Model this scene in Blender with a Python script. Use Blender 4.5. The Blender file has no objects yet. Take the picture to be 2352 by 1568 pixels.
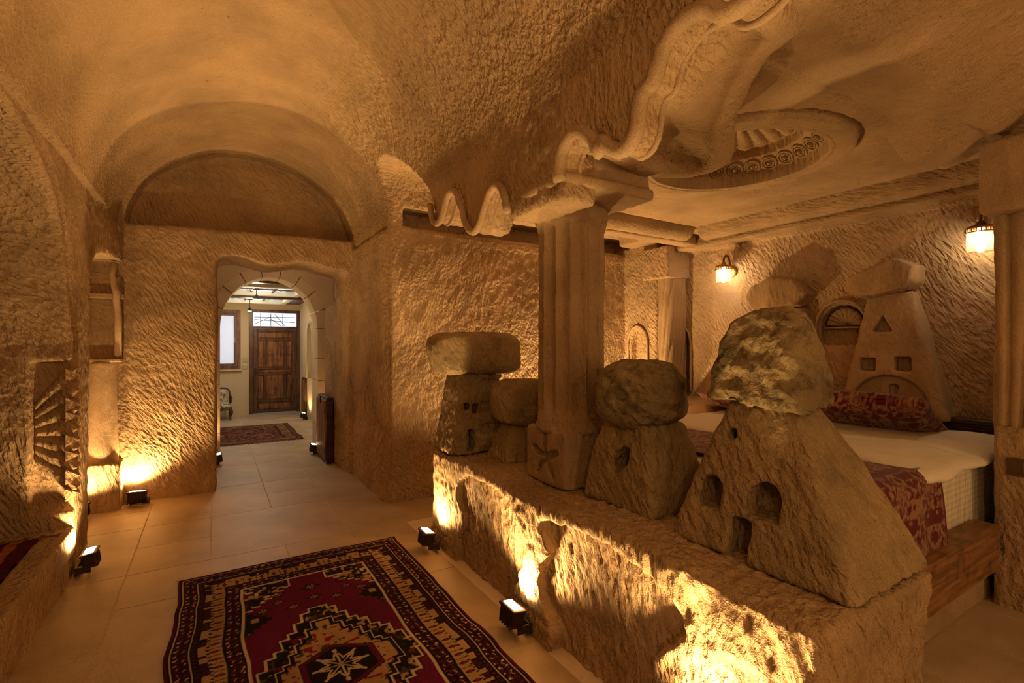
import bpy, math, random
import numpy as np
from mathutils import Vector, Matrix

random.seed(7)
RS = np.random.RandomState(7)
PI = math.pi
SC = bpy.context.scene
COL = SC.collection

# ------------------------------------------------------------------ camera, world, exposure
cam_data = bpy.data.cameras.new('camera')
cam = bpy.data.objects.new('camera', cam_data)
COL.objects.link(cam)
cam_data.sensor_width = 36.0
cam_data.lens = 1130.0 / 2352.0 * 36.0
cam_data.shift_y = 6.0 / 2352.0
cam_data.clip_start = 0.02
cam_data.clip_end = 100
cam.location = (0, 0, 1.5)
cam.rotation_euler = (PI / 2, 0, -math.radians(31.3))
SC.camera = cam

world = bpy.data.worlds.new('world')
SC.world = world
world.use_nodes = True
world.node_tree.nodes['Background'].inputs[0].default_value = (0.55, 0.68, 0.9, 1)
world.node_tree.nodes['Background'].inputs[1].default_value = 0.6

SC.view_settings.view_transform = 'Standard'
SC.view_settings.look = 'None'
SC.view_settings.gamma = 1
SC.view_settings.use_curve_mapping = False
SC.view_settings.exposure = -0.02
try:
    SC.cycles.use_denoising = True
    SC.cycles.max_bounces = 5
    SC.cycles.diffuse_bounces = 3
    SC.cycles.caustics_reflective = False
    SC.cycles.caustics_refractive = False
    SC.cycles.use_adaptive_sampling = True
    SC.cycles.adaptive_threshold = 0.06
    SC.cycles.adaptive_min_samples = 12
    SC.cycles.sample_clamp_indirect = 6
except Exception:
    pass

WARM = (1.0, 0.615, 0.24)
WARM2 = (1.0, 0.68, 0.36)


def light(name, kind, loc, energy, color=WARM, size=0.05, aim=None, cone=120, blend=0.8, parent=None):
    d = bpy.data.lights.new(name, kind)
    d.energy = energy
    d.color = color
    if kind in ('POINT', 'SPOT'):
        d.shadow_soft_size = size
    if kind == 'SPOT':
        d.spot_size = math.radians(cone)
        d.spot_blend = blend
    if kind == 'AREA':
        d.size = size
    o = bpy.data.objects.new(name, d)
    COL.objects.link(o)
    o.location = loc
    if aim is not None:
        o.rotation_euler = Vector(aim).to_track_quat('-Z', 'Y').to_euler()
    if parent is not None:
        o.parent = parent
    return o


# ------------------------------------------------------------------ bookkeeping helpers
def tag(o, label=None, cat=None, group=None, kind=None):
    if label: o['label'] = label
    if cat: o['category'] = cat
    if group: o['group'] = group
    if kind: o['kind'] = kind
    return o


def empty(name, loc=(0, 0, 0), rz=0, label=None, cat=None, group=None):
    o = bpy.data.objects.new(name, None)
    o.empty_display_size = 0.1
    COL.objects.link(o)
    o.location = loc
    o.rotation_euler = (0, 0, rz)
    return tag(o, label, cat, group)


def link_mesh(name, me, mat, parent=None):
    o = bpy.data.objects.new(name, me)
    COL.objects.link(o)
    if mat is not None and len(me.materials) == 0:
        me.materials.append(mat)
    if parent is not None:
        o.parent = parent
    return o


def np_mesh(name, V, F, smooth=True, colors=None):
    """V (n,3), F (m,k) all the same k."""
    V = np.asarray(V, dtype=np.float32)
    F = np.asarray(F, dtype=np.int32)
    me = bpy.data.meshes.new(name)
    k = F.shape[1]
    me.vertices.add(len(V))
    me.vertices.foreach_set('co', V.ravel())
    me.loops.add(F.size)
    me.loops.foreach_set('vertex_index', F.ravel())
    me.polygons.add(len(F))
    me.polygons.foreach_set('loop_start', np.arange(0, F.size, k, dtype=np.int32))
    me.polygons.foreach_set('loop_total', np.full(len(F), k, dtype=np.int32))
    me.polygons.foreach_set('use_smooth', np.full(len(F), bool(smooth)))
    me.update(calc_edges=True)
    if colors is not None:
        a = me.color_attributes.new('Col', 'FLOAT_COLOR', 'POINT')
        c = np.ones((len(V), 4), dtype=np.float32)
        c[:, :3] = colors
        a.data.foreach_set('color', c.ravel())
    return me


class MB:
    """collects simple solids and links them as one mesh object"""
    def __init__(s):
        s.V = []; s.F = []

    def add(s, verts, faces):
        b = len(s.V)
        s.V.extend([tuple(v) for v in verts])
        s.F.extend([tuple(i + b for i in f) for f in faces])
        return s

    def box(s, lo, hi, c=0.0, M=None):
        x0, y0, z0 = lo; x1, y1, z1 = hi
        if c <= 0:
            v = [(x0, y0, z0), (x1, y0, z0), (x1, y1, z0), (x0, y1, z0), (x0, y0, z1), (x1, y0, z1), (x1, y1, z1), (x0, y1, z1)]
            f = [(0, 3, 2, 1), (4, 5, 6, 7), (0, 1, 5, 4), (1, 2, 6, 5), (2, 3, 7, 6), (3, 0, 4, 7)]
        else:
            v = []; idx = {}
            for ix, (x, sx) in enumerate(((x0, 1), (x1, -1))):
                for iy, (y, sy) in enumerate(((y0, 1), (y1, -1))):
                    for iz, (z, sz) in enumerate(((z0, 1), (z1, -1))):
                        idx[(ix, iy, iz, 0)] = len(v); v.append((x, y + sy * c, z + sz * c))
                        idx[(ix, iy, iz, 1)] = len(v); v.append((x + sx * c, y, z + sz * c))
                        idx[(ix, iy, iz, 2)] = len(v); v.append((x + sx * c, y + sy * c, z))
            g = lambda a, b, cc, k: idx[(a, b, cc, k)]
            f = []
            for a in (0, 1):
                q = [g(a, 0, 0, 0), g(a, 1, 0, 0), g(a, 1, 1, 0), g(a, 0, 1, 0)]; f.append(q if a else q[::-1])
                q = [g(0, a, 0, 1), g(0, a, 1, 1), g(1, a, 1, 1), g(1, a, 0, 1)]; f.append(q if a else q[::-1])
                q = [g(0, 0, a, 2), g(1, 0, a, 2), g(1, 1, a, 2), g(0, 1, a, 2)]; f.append(q if a else q[::-1])
            for a in (0, 1):
                for b in (0, 1):
                    s1 = (a == b)
                    q = [g(a, b, 0, 0), g(a, b, 1, 0), g(a, b, 1, 1), g(a, b, 0, 1)]; f.append(q if s1 else q[::-1])
                    q = [g(a, 0, b, 0), g(a, 1, b, 0), g(a, 1, b, 2), g(a, 0, b, 2)]; f.append(q[::-1] if s1 else q)
                    q = [g(0, a, b, 1), g(1, a, b, 1), g(1, a, b, 2), g(0, a, b, 2)]; f.append(q if s1 else q[::-1])
            for a in (0, 1):
                for b in (0, 1):
                    for d in (0, 1):
                        f.append((g(a, b, d, 0), g(a, b, d, 1), g(a, b, d, 2)))
        if M is not None:
            v = [tuple(M @ Vector(p)) for p in v]
        return s.add(v, f)

    def prism(s, poly, axis, a, b):
        """poly 2-D points extruded along axis from a to b (axis 0: poly=(y,z), 1: (x,z), 2: (x,y))"""
        n = len(poly)
        def P(p, t):
            return (t, p[0], p[1]) if axis == 0 else ((p[0], t, p[1]) if axis == 1 else (p[0], p[1], t))
        v = [P(p, a) for p in poly] + [P(p, b) for p in poly]
        f = [tuple(range(n))[::-1], tuple(range(n, 2 * n))]
        for i in range(n):
            j = (i + 1) % n
            f.append((i, j, n + j, n + i))
        return s.add(v, f)

    def tube(s, pts, r, n=8, closed=False, caps=True):
        pts = [Vector(p) for p in pts]
        m = len(pts)
        rr = r if hasattr(r, '__len__') else [r] * m
        base = len(s.V)
        up = None
        for i, p in enumerate(pts):
            if closed:
                t = pts[(i + 1) % m] - pts[i - 1]
            else:
                t = pts[min(i + 1, m - 1)] - pts[max(i - 1, 0)]
            if t.length < 1e-9: t = Vector((0, 0, 1))
            t.normalize()
            if up is None:
                up = t.orthogonal().normalized()
            up = (up - t * up.dot(t))
            if up.length < 1e-6: up = t.orthogonal()
            up.normalize()
            w = t.cross(up)
            for k in range(n):
                a = 2 * PI * k / n
                s.V.append(tuple(p + (up * math.cos(a) + w * math.sin(a)) * rr[i]))
        mm = m if closed else m - 1
        for i in range(mm):
            i2 = (i + 1) % m
            for k in range(n):
                k2 = (k + 1) % n
                s.F.append((base + i * n + k, base + i * n + k2, base + i2 * n + k2, base + i2 * n + k))
        if not closed and caps:
            s.F.append(tuple(base + k for k in range(n))[::-1])
            s.F.append(tuple(base + (m - 1) * n + k for k in range(n)))
        return s

    def lathe(s, prof, n=24, c=(0, 0, 0), M=None):
        base = len(s.V)
        for (r, z) in prof:
            for k in range(n):
                a = 2 * PI * k / n
                p = Vector((r * math.cos(a), r * math.sin(a), z))
                if M is not None: p = M @ p
                s.V.append((p[0] + c[0], p[1] + c[1], p[2] + c[2]))
        for i in range(len(prof) - 1):
            for k in range(n):
                k2 = (k + 1) % n
                s.F.append((base + i * n + k, base + i * n + k2, base + (i + 1) * n + k2, base + (i + 1) * n + k))
        return s

    def build(s, name, mat, parent=None, smooth=False, bevel=0.0):
        me = bpy.data.meshes.new(name)
        me.from_pydata(s.V, [], s.F)
        me.update()
        if smooth:
            me.polygons.foreach_set('use_smooth', [True] * len(me.polygons))
        o = link_mesh(name, me, mat, parent)
        if bevel > 0:
            b = o.modifiers.new('bevel', 'BEVEL')
            b.width = bevel; b.segments = 2; b.limit_method = 'ANGLE'
        return o


# ------------------------------------------------------------------ numpy noise and implicit surfaces
f32 = np.float32


def _hash(ix, iy, iz, seed):
    h = (ix.astype(np.uint32) * np.uint32(374761393) + iy.astype(np.uint32) * np.uint32(668265263)
         + iz.astype(np.uint32) * np.uint32(2147483647 - 1640531) + np.uint32((seed * 974634777 + 12345) % 4294967296))
    h = (h ^ (h >> np.uint32(13))) * np.uint32(1274126177)
    h = h ^ (h >> np.uint32(16))
    return (h & np.uint32(0xffffff)).astype(f32) / f32(0x7fffff) - f32(1)


def vnoise(x, y, z, seed=0):
    x, y, z = np.broadcast_arrays(np.asarray(x, f32), np.asarray(y, f32), np.asarray(z, f32))
    fx, fy, fz = np.floor(x), np.floor(y), np.floor(z)
    ix, iy, iz = fx.astype(np.int64), fy.astype(np.int64), fz.astype(np.int64)
    tx, ty, tz = x - fx, y - fy, z - fz
    tx = tx * tx * (3 - 2 * tx); ty = ty * ty * (3 - 2 * ty); tz = tz * tz * (3 - 2 * tz)
    r = 0
    for dx in (0, 1):
        wx = tx if dx else 1 - tx
        for dy in (0, 1):
            wy = ty if dy else 1 - ty
            for dz in (0, 1):
                wz = tz if dz else 1 - tz
                r = r + wx * wy * wz * _hash(ix + dx, iy + dy, iz + dz, seed)
    return r


def fbm(x, y, z, seed=0, octv=3, gain=0.5):
    a = 1.0; s = 0; f = 1.0; t = 0
    for i in range(octv):
        s = s + a * vnoise(x * f, y * f, z * f, seed + i * 17)
        t += a; a *= gain; f *= 2.03
    return s / t


def smin(a, b, k):
    h = np.maximum(k - np.abs(a - b), 0) / k
    return np.minimum(a, b) - h * h * k * 0.25


def smax(a, b, k):
    return -smin(-a, -b, k)


def boxd(X, Y, Z, lo, hi, r=0.0):
    qx = np.maximum(lo[0] - X, X - hi[0]); qy = np.maximum(lo[1] - Y, Y - hi[1]); qz = np.maximum(lo[2] - Z, Z - hi[2])
    if r > 0:
        return smax(smax(qx, qy, r), qz, r)
    return np.maximum(np.maximum(qx, qy), qz)


def polyd(U, W, pts):
    """signed distance to a closed 2-D polygon, negative inside"""
    pts = np.asarray(pts, f32)
    n = len(pts)
    U, W = np.broadcast_arrays(np.asarray(U, f32), np.asarray(W, f32))
    d = np.full(U.shape, 1e9, f32)
    ins = np.zeros(U.shape, bool)
    for i in range(n):
        ax, ay = pts[i]; bx, by = pts[(i + 1) % n]
        ex, ey = bx - ax, by - ay
        wx, wy = U - ax, W - ay
        t = np.clip((wx * ex + wy * ey) / (ex * ex + ey * ey + 1e-12), 0, 1)
        dx, dy = wx - ex * t, wy - ey * t
        d = np.minimum(d, dx * dx + dy * dy)
        if abs(ey) > 1e-9:
            c = ((ay > W) != (by > W)) & (U < ex * (W - ay) / ey + ax)
            ins ^= c
    d = np.sqrt(d)
    return np.where(ins, -d, d)


def extr(d2, t, a, b):
    return np.maximum(d2, np.maximum(a - t, t - b))


def smooth_poly(pts, n=4):
    """Catmull-Rom through open polyline"""
    P = [np.array(p, float) for p in pts]
    out = []
    for i in range(len(P) - 1):
        p0 = P[max(i - 1, 0)]; p1 = P[i]; p2 = P[i + 1]; p3 = P[min(i + 2, len(P) - 1)]
        for k in range(n):
            t = k / n
            out.append(0.5 * ((2 * p1) + (-p0 + p2) * t + (2 * p0 - 5 * p1 + 4 * p2 - p3) * t * t + (-p0 + 3 * p1 - 3 * p2 + p3) * t ** 3))
    out.append(P[-1])
    return [tuple(o) for o in out]


def iso(fn, lo, hi, h, block=20):
    """surface nets of fn<0 ; returns V, Q (quads, outward)"""
    lo = np.array(lo, float); hi = np.array(hi, float)
    n = np.ceil((hi - lo) / h).astype(int) + 1
    ax = [(lo[i] + h * np.arange(n[i])).astype(f32) for i in range(3)]
    G = np.empty(tuple(n), f32)
    rad = h * block * 0.5 * 1.7321 * 1.15 + 3 * h
    for i in range(0, n[0], block):
        for j in range(0, n[1], block):
            yy = ax[1][j:j + block]
            zc = np.array([ax[2][k:k + block].mean() for k in range(0, n[2], block)], f32)
            xx = ax[0][i:i + block]
            c = fn(np.full((1, 1, 1), xx.mean(), f32), np.full((1, 1, 1), yy.mean(), f32), zc[None, None, :])
            c = np.broadcast_to(c, (1, 1, len(zc)))[0, 0]
            for q, k in enumerate(range(0, n[2], block)):
                if abs(c[q]) > rad:
                    G[i:i + block, j:j + block, k:k + block] = c[q]
                else:
                    zz = ax[2][k:k + block]
                    G[i:i + block, j:j + block, k:k + block] = fn(xx[:, None, None], yy[None, :, None], zz[None, None, :])
    S = G < 0
    cs = np.zeros(tuple(n - 1), np.int8)
    for dx in (0, 1):
        for dy in (0, 1):
            for dz in (0, 1):
                cs += S[dx:n[0] - 1 + dx, dy:n[1] - 1 + dy, dz:n[2] - 1 + dz]
    act = (cs > 0) & (cs < 8)
    I = np.argwhere(act)
    idx = np.full(tuple(n - 1), -1, np.int32)
    idx[act] = np.arange(len(I))
    corner = {}
    for dx in (0, 1):
        for dy in (0, 1):
            for dz in (0, 1):
                corner[(dx, dy, dz)] = G[I[:, 0] + dx, I[:, 1] + dy, I[:, 2] + dz]
    acc = np.zeros((len(I), 3)); cnt = np.zeros(len(I))
    for axn in range(3):
        for a in (0, 1):
            for b in (0, 1):
                c0 = [a, b]; c0.insert(axn, 0); c1 = list(c0); c1[axn] = 1
                v0 = corner[tuple(c0)]; v1 = corner[tuple(c1)]
                m = (v0 < 0) != (v1 < 0)
                t = np.where(m, v0 / np.where(m, v0 - v1, 1), 0)
                p = np.empty((len(I), 3)); p[:] = c0
                p[:, axn] = t
                acc += p * m[:, None]; cnt += m
    V = lo + h * (I + acc / cnt[:, None])
    Q = []
    for axn in range(3):
        s0 = [slice(None)] * 3; s1 = [slice(None)] * 3
        s0[axn] = slice(0, -1); s1[axn] = slice(1, None)
        A = S[tuple(s0)]; B = S[tuple(s1)]
        E = np.argwhere(A != B)
        o1, o2 = [k for k in range(3) if k != axn]
        ok = (E[:, o1] > 0) & (E[:, o2] > 0) & (E[:, o1] < n[o1] - 1) & (E[:, o2] < n[o2] - 1)
        E = E[ok]
        sgn = A[E[:, 0], E[:, 1], E[:, 2]]
        def cell(d1, d2):
            c = E.copy(); c[:, o1] -= d1; c[:, o2] -= d2
            return idx[c[:, 0], c[:, 1], c[:, 2]]
        q = np.stack([cell(1, 1), cell(0, 1), cell(0, 0), cell(1, 0)], 1)
        flip = sgn if axn != 1 else ~sgn
        q[~flip] = q[~flip][:, ::-1]
        Q.append(q)
    return V, np.concatenate(Q)


def vnormals(V, Q):
    d1 = V[Q[:, 2]] - V[Q[:, 0]]; d2 = V[Q[:, 3]] - V[Q[:, 1]]
    fn = np.cross(d1, d2)
    N = np.zeros_like(V)
    for c in range(3):
        for k in range(4):
            N[:, c] += np.bincount(Q[:, k], weights=fn[:, c], minlength=len(V))
    return N / (np.linalg.norm(N, axis=1, keepdims=True) + 1e-12)


def strokes(P, d, L=0.10, W=0.022, seed=0):
    """chisel strokes: noise drawn out along d; returns about -1..1"""
    d = np.array(d, float); d /= np.linalg.norm(d)
    a = np.cross(d, [0.3, 0.2, 0.93]); a /= np.linalg.norm(a)
    b = np.cross(d, a)
    u = P @ d / L; v = P @ a / W; w = P @ b / W
    n1 = vnoise(u, v, w, seed)
    n2 = vnoise(u * 1.7, v * 1.6, w * 1.6, seed + 5)
    return np.clip(n1 * 1.2, -0.8, 0.6) + n2 * 0.4


def rock(name, fn, lo, hi, h, mat, parent=None, disp=None, off=None):
    """implicit solid -> mesh; disp(P,N)->offset along the normal; off subtracts the parent's place"""
    V, Q = iso(fn, lo, hi, h)
    if disp is not None:
        N = vnormals(V, Q)
        V = V + N * disp(V, N)[:, None]
    if off is not None:
        V = V - np.array(off)
    me = np_mesh(name, V, Q)
    return link_mesh(name, me, mat, parent)


# ------------------------------------------------------------------ materials
def nm(name):
    m = bpy.data.materials.new(name)
    m.use_nodes = True
    nt = m.node_tree
    bs = nt.nodes['Principled BSDF']
    return m, nt, bs


def N(nt, kind, **kw):
    n = nt.nodes.new(kind)
    for k, v in kw.items():
        if k.startswith('i_'):
            key = k[2:]
            n.inputs[int(key) if key.isdigit() else key.replace('_', ' ')].default_value = v
        else:
            setattr(n, k, v)
    return n


def mathn(nt, op, a, b=None):
    n = nt.nodes.new('ShaderNodeMath'); n.operation = op
    for i, v in enumerate((a, b)):
        if v is None: continue
        if isinstance(v, (int, float)): n.inputs[i].default_value = v
        else: nt.links.new(v, n.inputs[i])
    return n.outputs[0]


def ramp(nt, fac, stops):
    r = nt.nodes.new('ShaderNodeValToRGB')
    el = r.color_ramp.elements
    while len(el) < len(stops): el.new(0.5)
    for e, (p, c) in zip(el, stops):
        e.position = p
        e.color = (c[0], c[1], c[2], 1) if hasattr(c, '__len__') else (c, c, c, 1)
    nt.links.new(fac, r.inputs[0])
    return r.outputs[0]


def simple(name, col, rough=0.6, metal=0.0, bump=0.0, bscale=40, spec=0.5, emit=None, estr=0.0, var=0.0):
    m, nt, bs = nm(name)
    bs.inputs['Base Color'].default_value = (*col, 1)
    bs.inputs['Roughness'].default_value = rough
    bs.inputs['Metallic'].default_value = metal
    bs.inputs['Specular IOR Level'].default_value = spec
    tc = N(nt, 'ShaderNodeTexCoord')
    nz = N(nt, 'ShaderNodeTexNoise'); nz.inputs['Scale'].default_value = bscale; nz.inputs['Detail'].default_value = 4
    nt.links.new(tc.outputs['Object'], nz.inputs['Vector'])
    if var > 0:
        lo = tuple(c * (1 - var) for c in col); hi = tuple(min(1, c * (1 + var)) for c in col)
        nt.links.new(ramp(nt, nz.outputs[0], [(0.3, lo), (0.7, hi)]), bs.inputs['Base Color'])
    if bump > 0:
        b = N(nt, 'ShaderNodeBump'); b.inputs['Strength'].default_value = 1; b.inputs['Distance'].default_value = bump
        nt.links.new(nz.outputs[0], b.inputs['Height']); nt.links.new(b.outputs[0], bs.inputs['Normal'])
    if emit:
        bs.inputs['Emission Color'].default_value = (*emit, 1)
        bs.inputs['Emission Strength'].default_value = estr
    return m


def stone(name, gradx=None, col=(0.60, 0.43, 0.27), rot=(0.3, 0.2, 0.4), stretch=(1, 1, 0.36), sc=26.0, bump=0.010, grain=0.0022, pits=True, rot2=None, dark=0.72, rough=0.93, stain=0.0):
    """tuff: chisel strokes as bump, grain, pits and slow colour drift"""
    m, nt, bs = nm(name)
    L = nt.links.new
    bs.inputs['Roughness'].default_value = rough
    bs.inputs['Specular IOR Level'].default_value = 0.15
    tc = N(nt, 'ShaderNodeTexCoord')
    def coords(r, loc):
        mp = N(nt, 'ShaderNodeMapping'); mp.inputs['Rotation'].default_value = r
        mp.inputs['Location'].default_value = loc
        L(tc.outputs['Object'], mp.inputs['Vector'])
        return mp.outputs[0]
    vec = coords(rot, (0, 0, 0))
    if rot2 is not None:      # let the direction of the strokes wander
        big = N(nt, 'ShaderNodeTexNoise'); big.inputs['Scale'].default_value = 1.5; big.inputs['Detail'].default_value = 1.5
        L(tc.outputs['Object'], big.inputs['Vector'])
        mx = N(nt, 'ShaderNodeVectorMath', operation='MULTIPLY_ADD'); mx.inputs[1].default_value = (0.28, 0.28, 0.2)
        L(big.outputs[1], mx.inputs[0]); L(vec, mx.inputs[2])
        vec = mx.outputs[0]
    mp2 = N(nt, 'ShaderNodeMapping'); mp2.inputs['Scale'].default_value = stretch
    L(vec, mp2.inputs['Vector'])
    nz = N(nt, 'ShaderNodeTexNoise'); nz.inputs['Scale'].default_value = sc * 0.8; nz.inputs['Detail'].default_value = 2.5
    nz.inputs['Roughness'].default_value = 0.65
    L(mp2.outputs[0], nz.inputs['Vector'])
    vm = N(nt, 'ShaderNodeVectorMath', operation='MULTIPLY_ADD'); vm.inputs[1].default_value = (1.3 / sc, 1.3 / sc, 1.3 / sc)
    L(nz.outputs[1], vm.inputs[0]); L(mp2.outputs[0], vm.inputs[2])
    vo = N(nt, 'ShaderNodeTexVoronoi', feature='F1'); vo.inputs['Scale'].default_value = sc * 0.9
    L(vm.outputs[0], vo.inputs['Vector'])
    h = mathn(nt, 'ADD', mathn(nt, 'MULTIPLY', vo.outputs['Distance'], 0.8), mathn(nt, 'MULTIPLY', nz.outputs[0], 1.0))
    # fine grain
    g = N(nt, 'ShaderNodeTexNoise'); g.inputs['Scale'].default_value = 190; g.inputs['Detail'].default_value = 2
    g.inputs['Roughness'].default_value = 0.65
    L(tc.outputs['Object'], g.inputs['Vector'])
    # colour
    c1 = N(nt, 'ShaderNodeTexNoise'); c1.inputs['Scale'].default_value = 2.3; c1.inputs['Detail'].default_value = 4
    L(tc.outputs['Object'], c1.inputs['Vector'])
    lo = tuple(c * dark for c in col)
    base = ramp(nt, c1.outputs[0], [(0.32, lo), (0.62, col)])
    c2 = ramp(nt, g.outputs[0], [(0.30, 0.72), (0.60, 1.06)])
    mm = N(nt, 'ShaderNodeMix', data_type='RGBA', blend_type='MULTIPLY'); mm.inputs[0].default_value = 0.8
    L(base, mm.inputs[6]); L(c2, mm.inputs[7])
    out = mm.outputs[2]
    if stain > 0:
        c3 = N(nt, 'ShaderNodeTexNoise'); c3.inputs['Scale'].default_value = 5.5; c3.inputs['Detail'].default_value = 7
        c3.inputs['Roughness'].default_value = 0.7
        L(tc.outputs['Object'], c3.inputs['Vector'])
        st = ramp(nt, c3.outputs[0], [(0.50, 1.0), (0.62, 1.0 - stain)])
        m3 = N(nt, 'ShaderNodeMix', data_type='RGBA', blend_type='MULTIPLY'); m3.inputs[0].default_value = 1
        L(out, m3.inputs[6]); L(st, m3.inputs[7]); out = m3.outputs[2]
    hb_ = mathn(nt, 'MULTIPLY', h, bump)
    if gradx is not None:     # the haunch over the arcade is hewn more coarsely than the rest of the vault
        sp_ = N(nt, 'ShaderNodeSeparateXYZ'); L(tc.outputs['Object'], sp_.inputs[0])
        mr_ = N(nt, 'ShaderNodeMapRange'); L(sp_.outputs[0], mr_.inputs[0])
        mr_.inputs[1].default_value = gradx[0]; mr_.inputs[2].default_value = gradx[1]; mr_.inputs[3].default_value = gradx[2]; mr_.inputs[4].default_value = gradx[3]
        hb_ = mathn(nt, 'MULTIPLY', hb_, mr_.outputs[0])
    hh = mathn(nt, 'ADD', hb_, mathn(nt, 'MULTIPLY', g.outputs[0], grain))
    if pits:
        vo = N(nt, 'ShaderNodeTexVoronoi'); vo.inputs['Scale'].default_value = 9.0
        wn = N(nt, 'ShaderNodeTexNoise'); wn.inputs['Scale'].default_value = 30
        L(tc.outputs['Object'], wn.inputs['Vector'])
        va = N(nt, 'ShaderNodeVectorMath', operation='MULTIPLY_ADD'); va.inputs[1].default_value = (0.05, 0.05, 0.05)
        L(wn.outputs[1], va.inputs[0]); L(tc.outputs['Object'], va.inputs[2]); L(va.outputs[0], vo.inputs['Vector'])
        sepc = N(nt, 'ShaderNodeSeparateColor'); L(vo.outputs['Color'], sepc.inputs[0])
        rr = mathn(nt, 'MULTIPLY', sepc.outputs[0], 0.085)
        pm = mathn(nt, 'LESS_THAN', vo.outputs['Distance'], mathn(nt, 'SUBTRACT', rr, 0.022))
        m4 = N(nt, 'ShaderNodeMix', data_type='RGBA'); L(mathn(nt, 'MULTIPLY', pm, 0.75), m4.inputs[0])
        L(out, m4.inputs[6]); m4.inputs[7].default_value = (0.09, 0.055, 0.03, 1); out = m4.outputs[2]
    L(out, bs.inputs['Base Color'])
    b = N(nt, 'ShaderNodeBump'); b.inputs['Strength'].default_value = 1.0; b.inputs['Distance'].default_value = 1.0
    L(hh, b.inputs['Height']); L(b.outputs[0], bs.inputs['Normal'])
    return m


def wood(name, c1=(0.10, 0.035, 0.012), c2=(0.24, 0.10, 0.035), scale=(30, 30, 3), rough=0.45):
    m, nt, bs = nm(name)
    L = nt.links.new
    tc = N(nt, 'ShaderNodeTexCoord')
    mp = N(nt, 'ShaderNodeMapping'); mp.inputs['Scale'].default_value = scale
    L(tc.outputs['Object'], mp.inputs['Vector'])
    nz = N(nt, 'ShaderNodeTexNoise'); nz.inputs['Scale'].default_value = 1.0; nz.inputs['Detail'].default_value = 6; nz.inputs['Distortion'].default_value = 0.6
    L(mp.outputs[0], nz.inputs['Vector'])
    kn = N(nt, 'ShaderNodeTexNoise'); kn.inputs['Scale'].default_value = 9; kn.inputs['Detail'].default_value = 3
    L(tc.outputs['Object'], kn.inputs['Vector'])
    a = ramp(nt, nz.outputs[0], [(0.33, c1), (0.66, c2)])
    k = ramp(nt, kn.outputs[0], [(0.32, 0.35), (0.5, 1.0)])
    mm = N(nt, 'ShaderNodeMix', data_type='RGBA', blend_type='MULTIPLY'); mm.inputs[0].default_value = 0.8
    L(a, mm.inputs[6]); L(k, mm.inputs[7]); L(mm.outputs[2], bs.inputs['Base Color'])
    bs.inputs['Roughness'].default_value = rough
    b = N(nt, 'ShaderNodeBump'); b.inputs['Distance'].default_value = 0.0015; L(nz.outputs[0], b.inputs['Height']); L(b.outputs[0], bs.inputs['Normal'])
    return m


def attr_mat(name, rough=0.95, bump=0.0015, weave=500, sheen=0.0):
    m, nt, bs = nm(name)
    L = nt.links.new
    at = N(nt, 'ShaderNodeAttribute', attribute_name='Col')
    L(at.outputs['Color'], bs.inputs['Base Color'])
    bs.inputs['Roughness'].default_value = rough
    bs.inputs['Specular IOR Level'].default_value = 0.1
    if sheen: bs.inputs['Sheen Weight'].default_value = sheen
    tc = N(nt, 'ShaderNodeTexCoord')
    nz = N(nt, 'ShaderNodeTexNoise'); nz.inputs['Scale'].default_value = weave; nz.inputs['Detail'].default_value = 2
    L(tc.outputs['Object'], nz.inputs['Vector'])
    b = N(nt, 'ShaderNodeBump'); b.inputs['Distance'].default_value = bump; L(nz.outputs[0], b.inputs['Height']); L(b.outputs[0], bs.inputs['Normal'])
    return m


TUFF = (0.52, 0.355, 0.205)
M_wall = stone('carved_tuff', None, TUFF, rot=(0.15, 0.5, 0.0), rot2=(0.5, -0.5, 0.5), sc=42, bump=0.018)
M_vault = stone('vault_tuff', (0.45, 1.1, 0.7, 2.0), TUFF, rot=(0.15, 1.5, 0.0), stretch=(1, 1, 0.30), sc=42, bump=0.013)
M_head = stone('head_wall_tuff', None, (0.56, 0.39, 0.24), rot=(0.55, 0.1, 0.1), rot2=(-0.6, 0.3, 0.2), sc=44, bump=0.018)
M_smooth = stone('dressed_tuff', None, (0.53, 0.37, 0.225), sc=60, bump=0.0035, grain=0.004)
M_plinth = stone('plinth_tuff', None, TUFF, rot=(0.12, 0.35, 0.0), rot2=(0.1, -0.4, 0.1), sc=38, bump=0.019, grain=0.005)
M_chim = stone('chimney_tuff', None, (0.43, 0.31, 0.17), rot=(0.45, 0.30, 0.3), sc=48, stretch=(1, 1, 0.25), bump=0.016, grain=0.004, stain=0.25)
M_boulder = stone('boulder_tuff', None, (0.39, 0.295, 0.16), rot=(0.6, 0.9, 0.3), stretch=(1, 1, 0.55), sc=18, bump=0.03, grain=0.005, stain=0.55, dark=0.6)
M_block = stone('block_masonry', None, (0.66, 0.52, 0.36), sc=60, bump=0.0015, grain=0.002, dark=0.85)
M_colm = stone('column_tuff', None, (0.50, 0.345, 0.20), rot=(0.1, 0.1, 0.0), sc=46, bump=0.007, grain=0.006)

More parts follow.
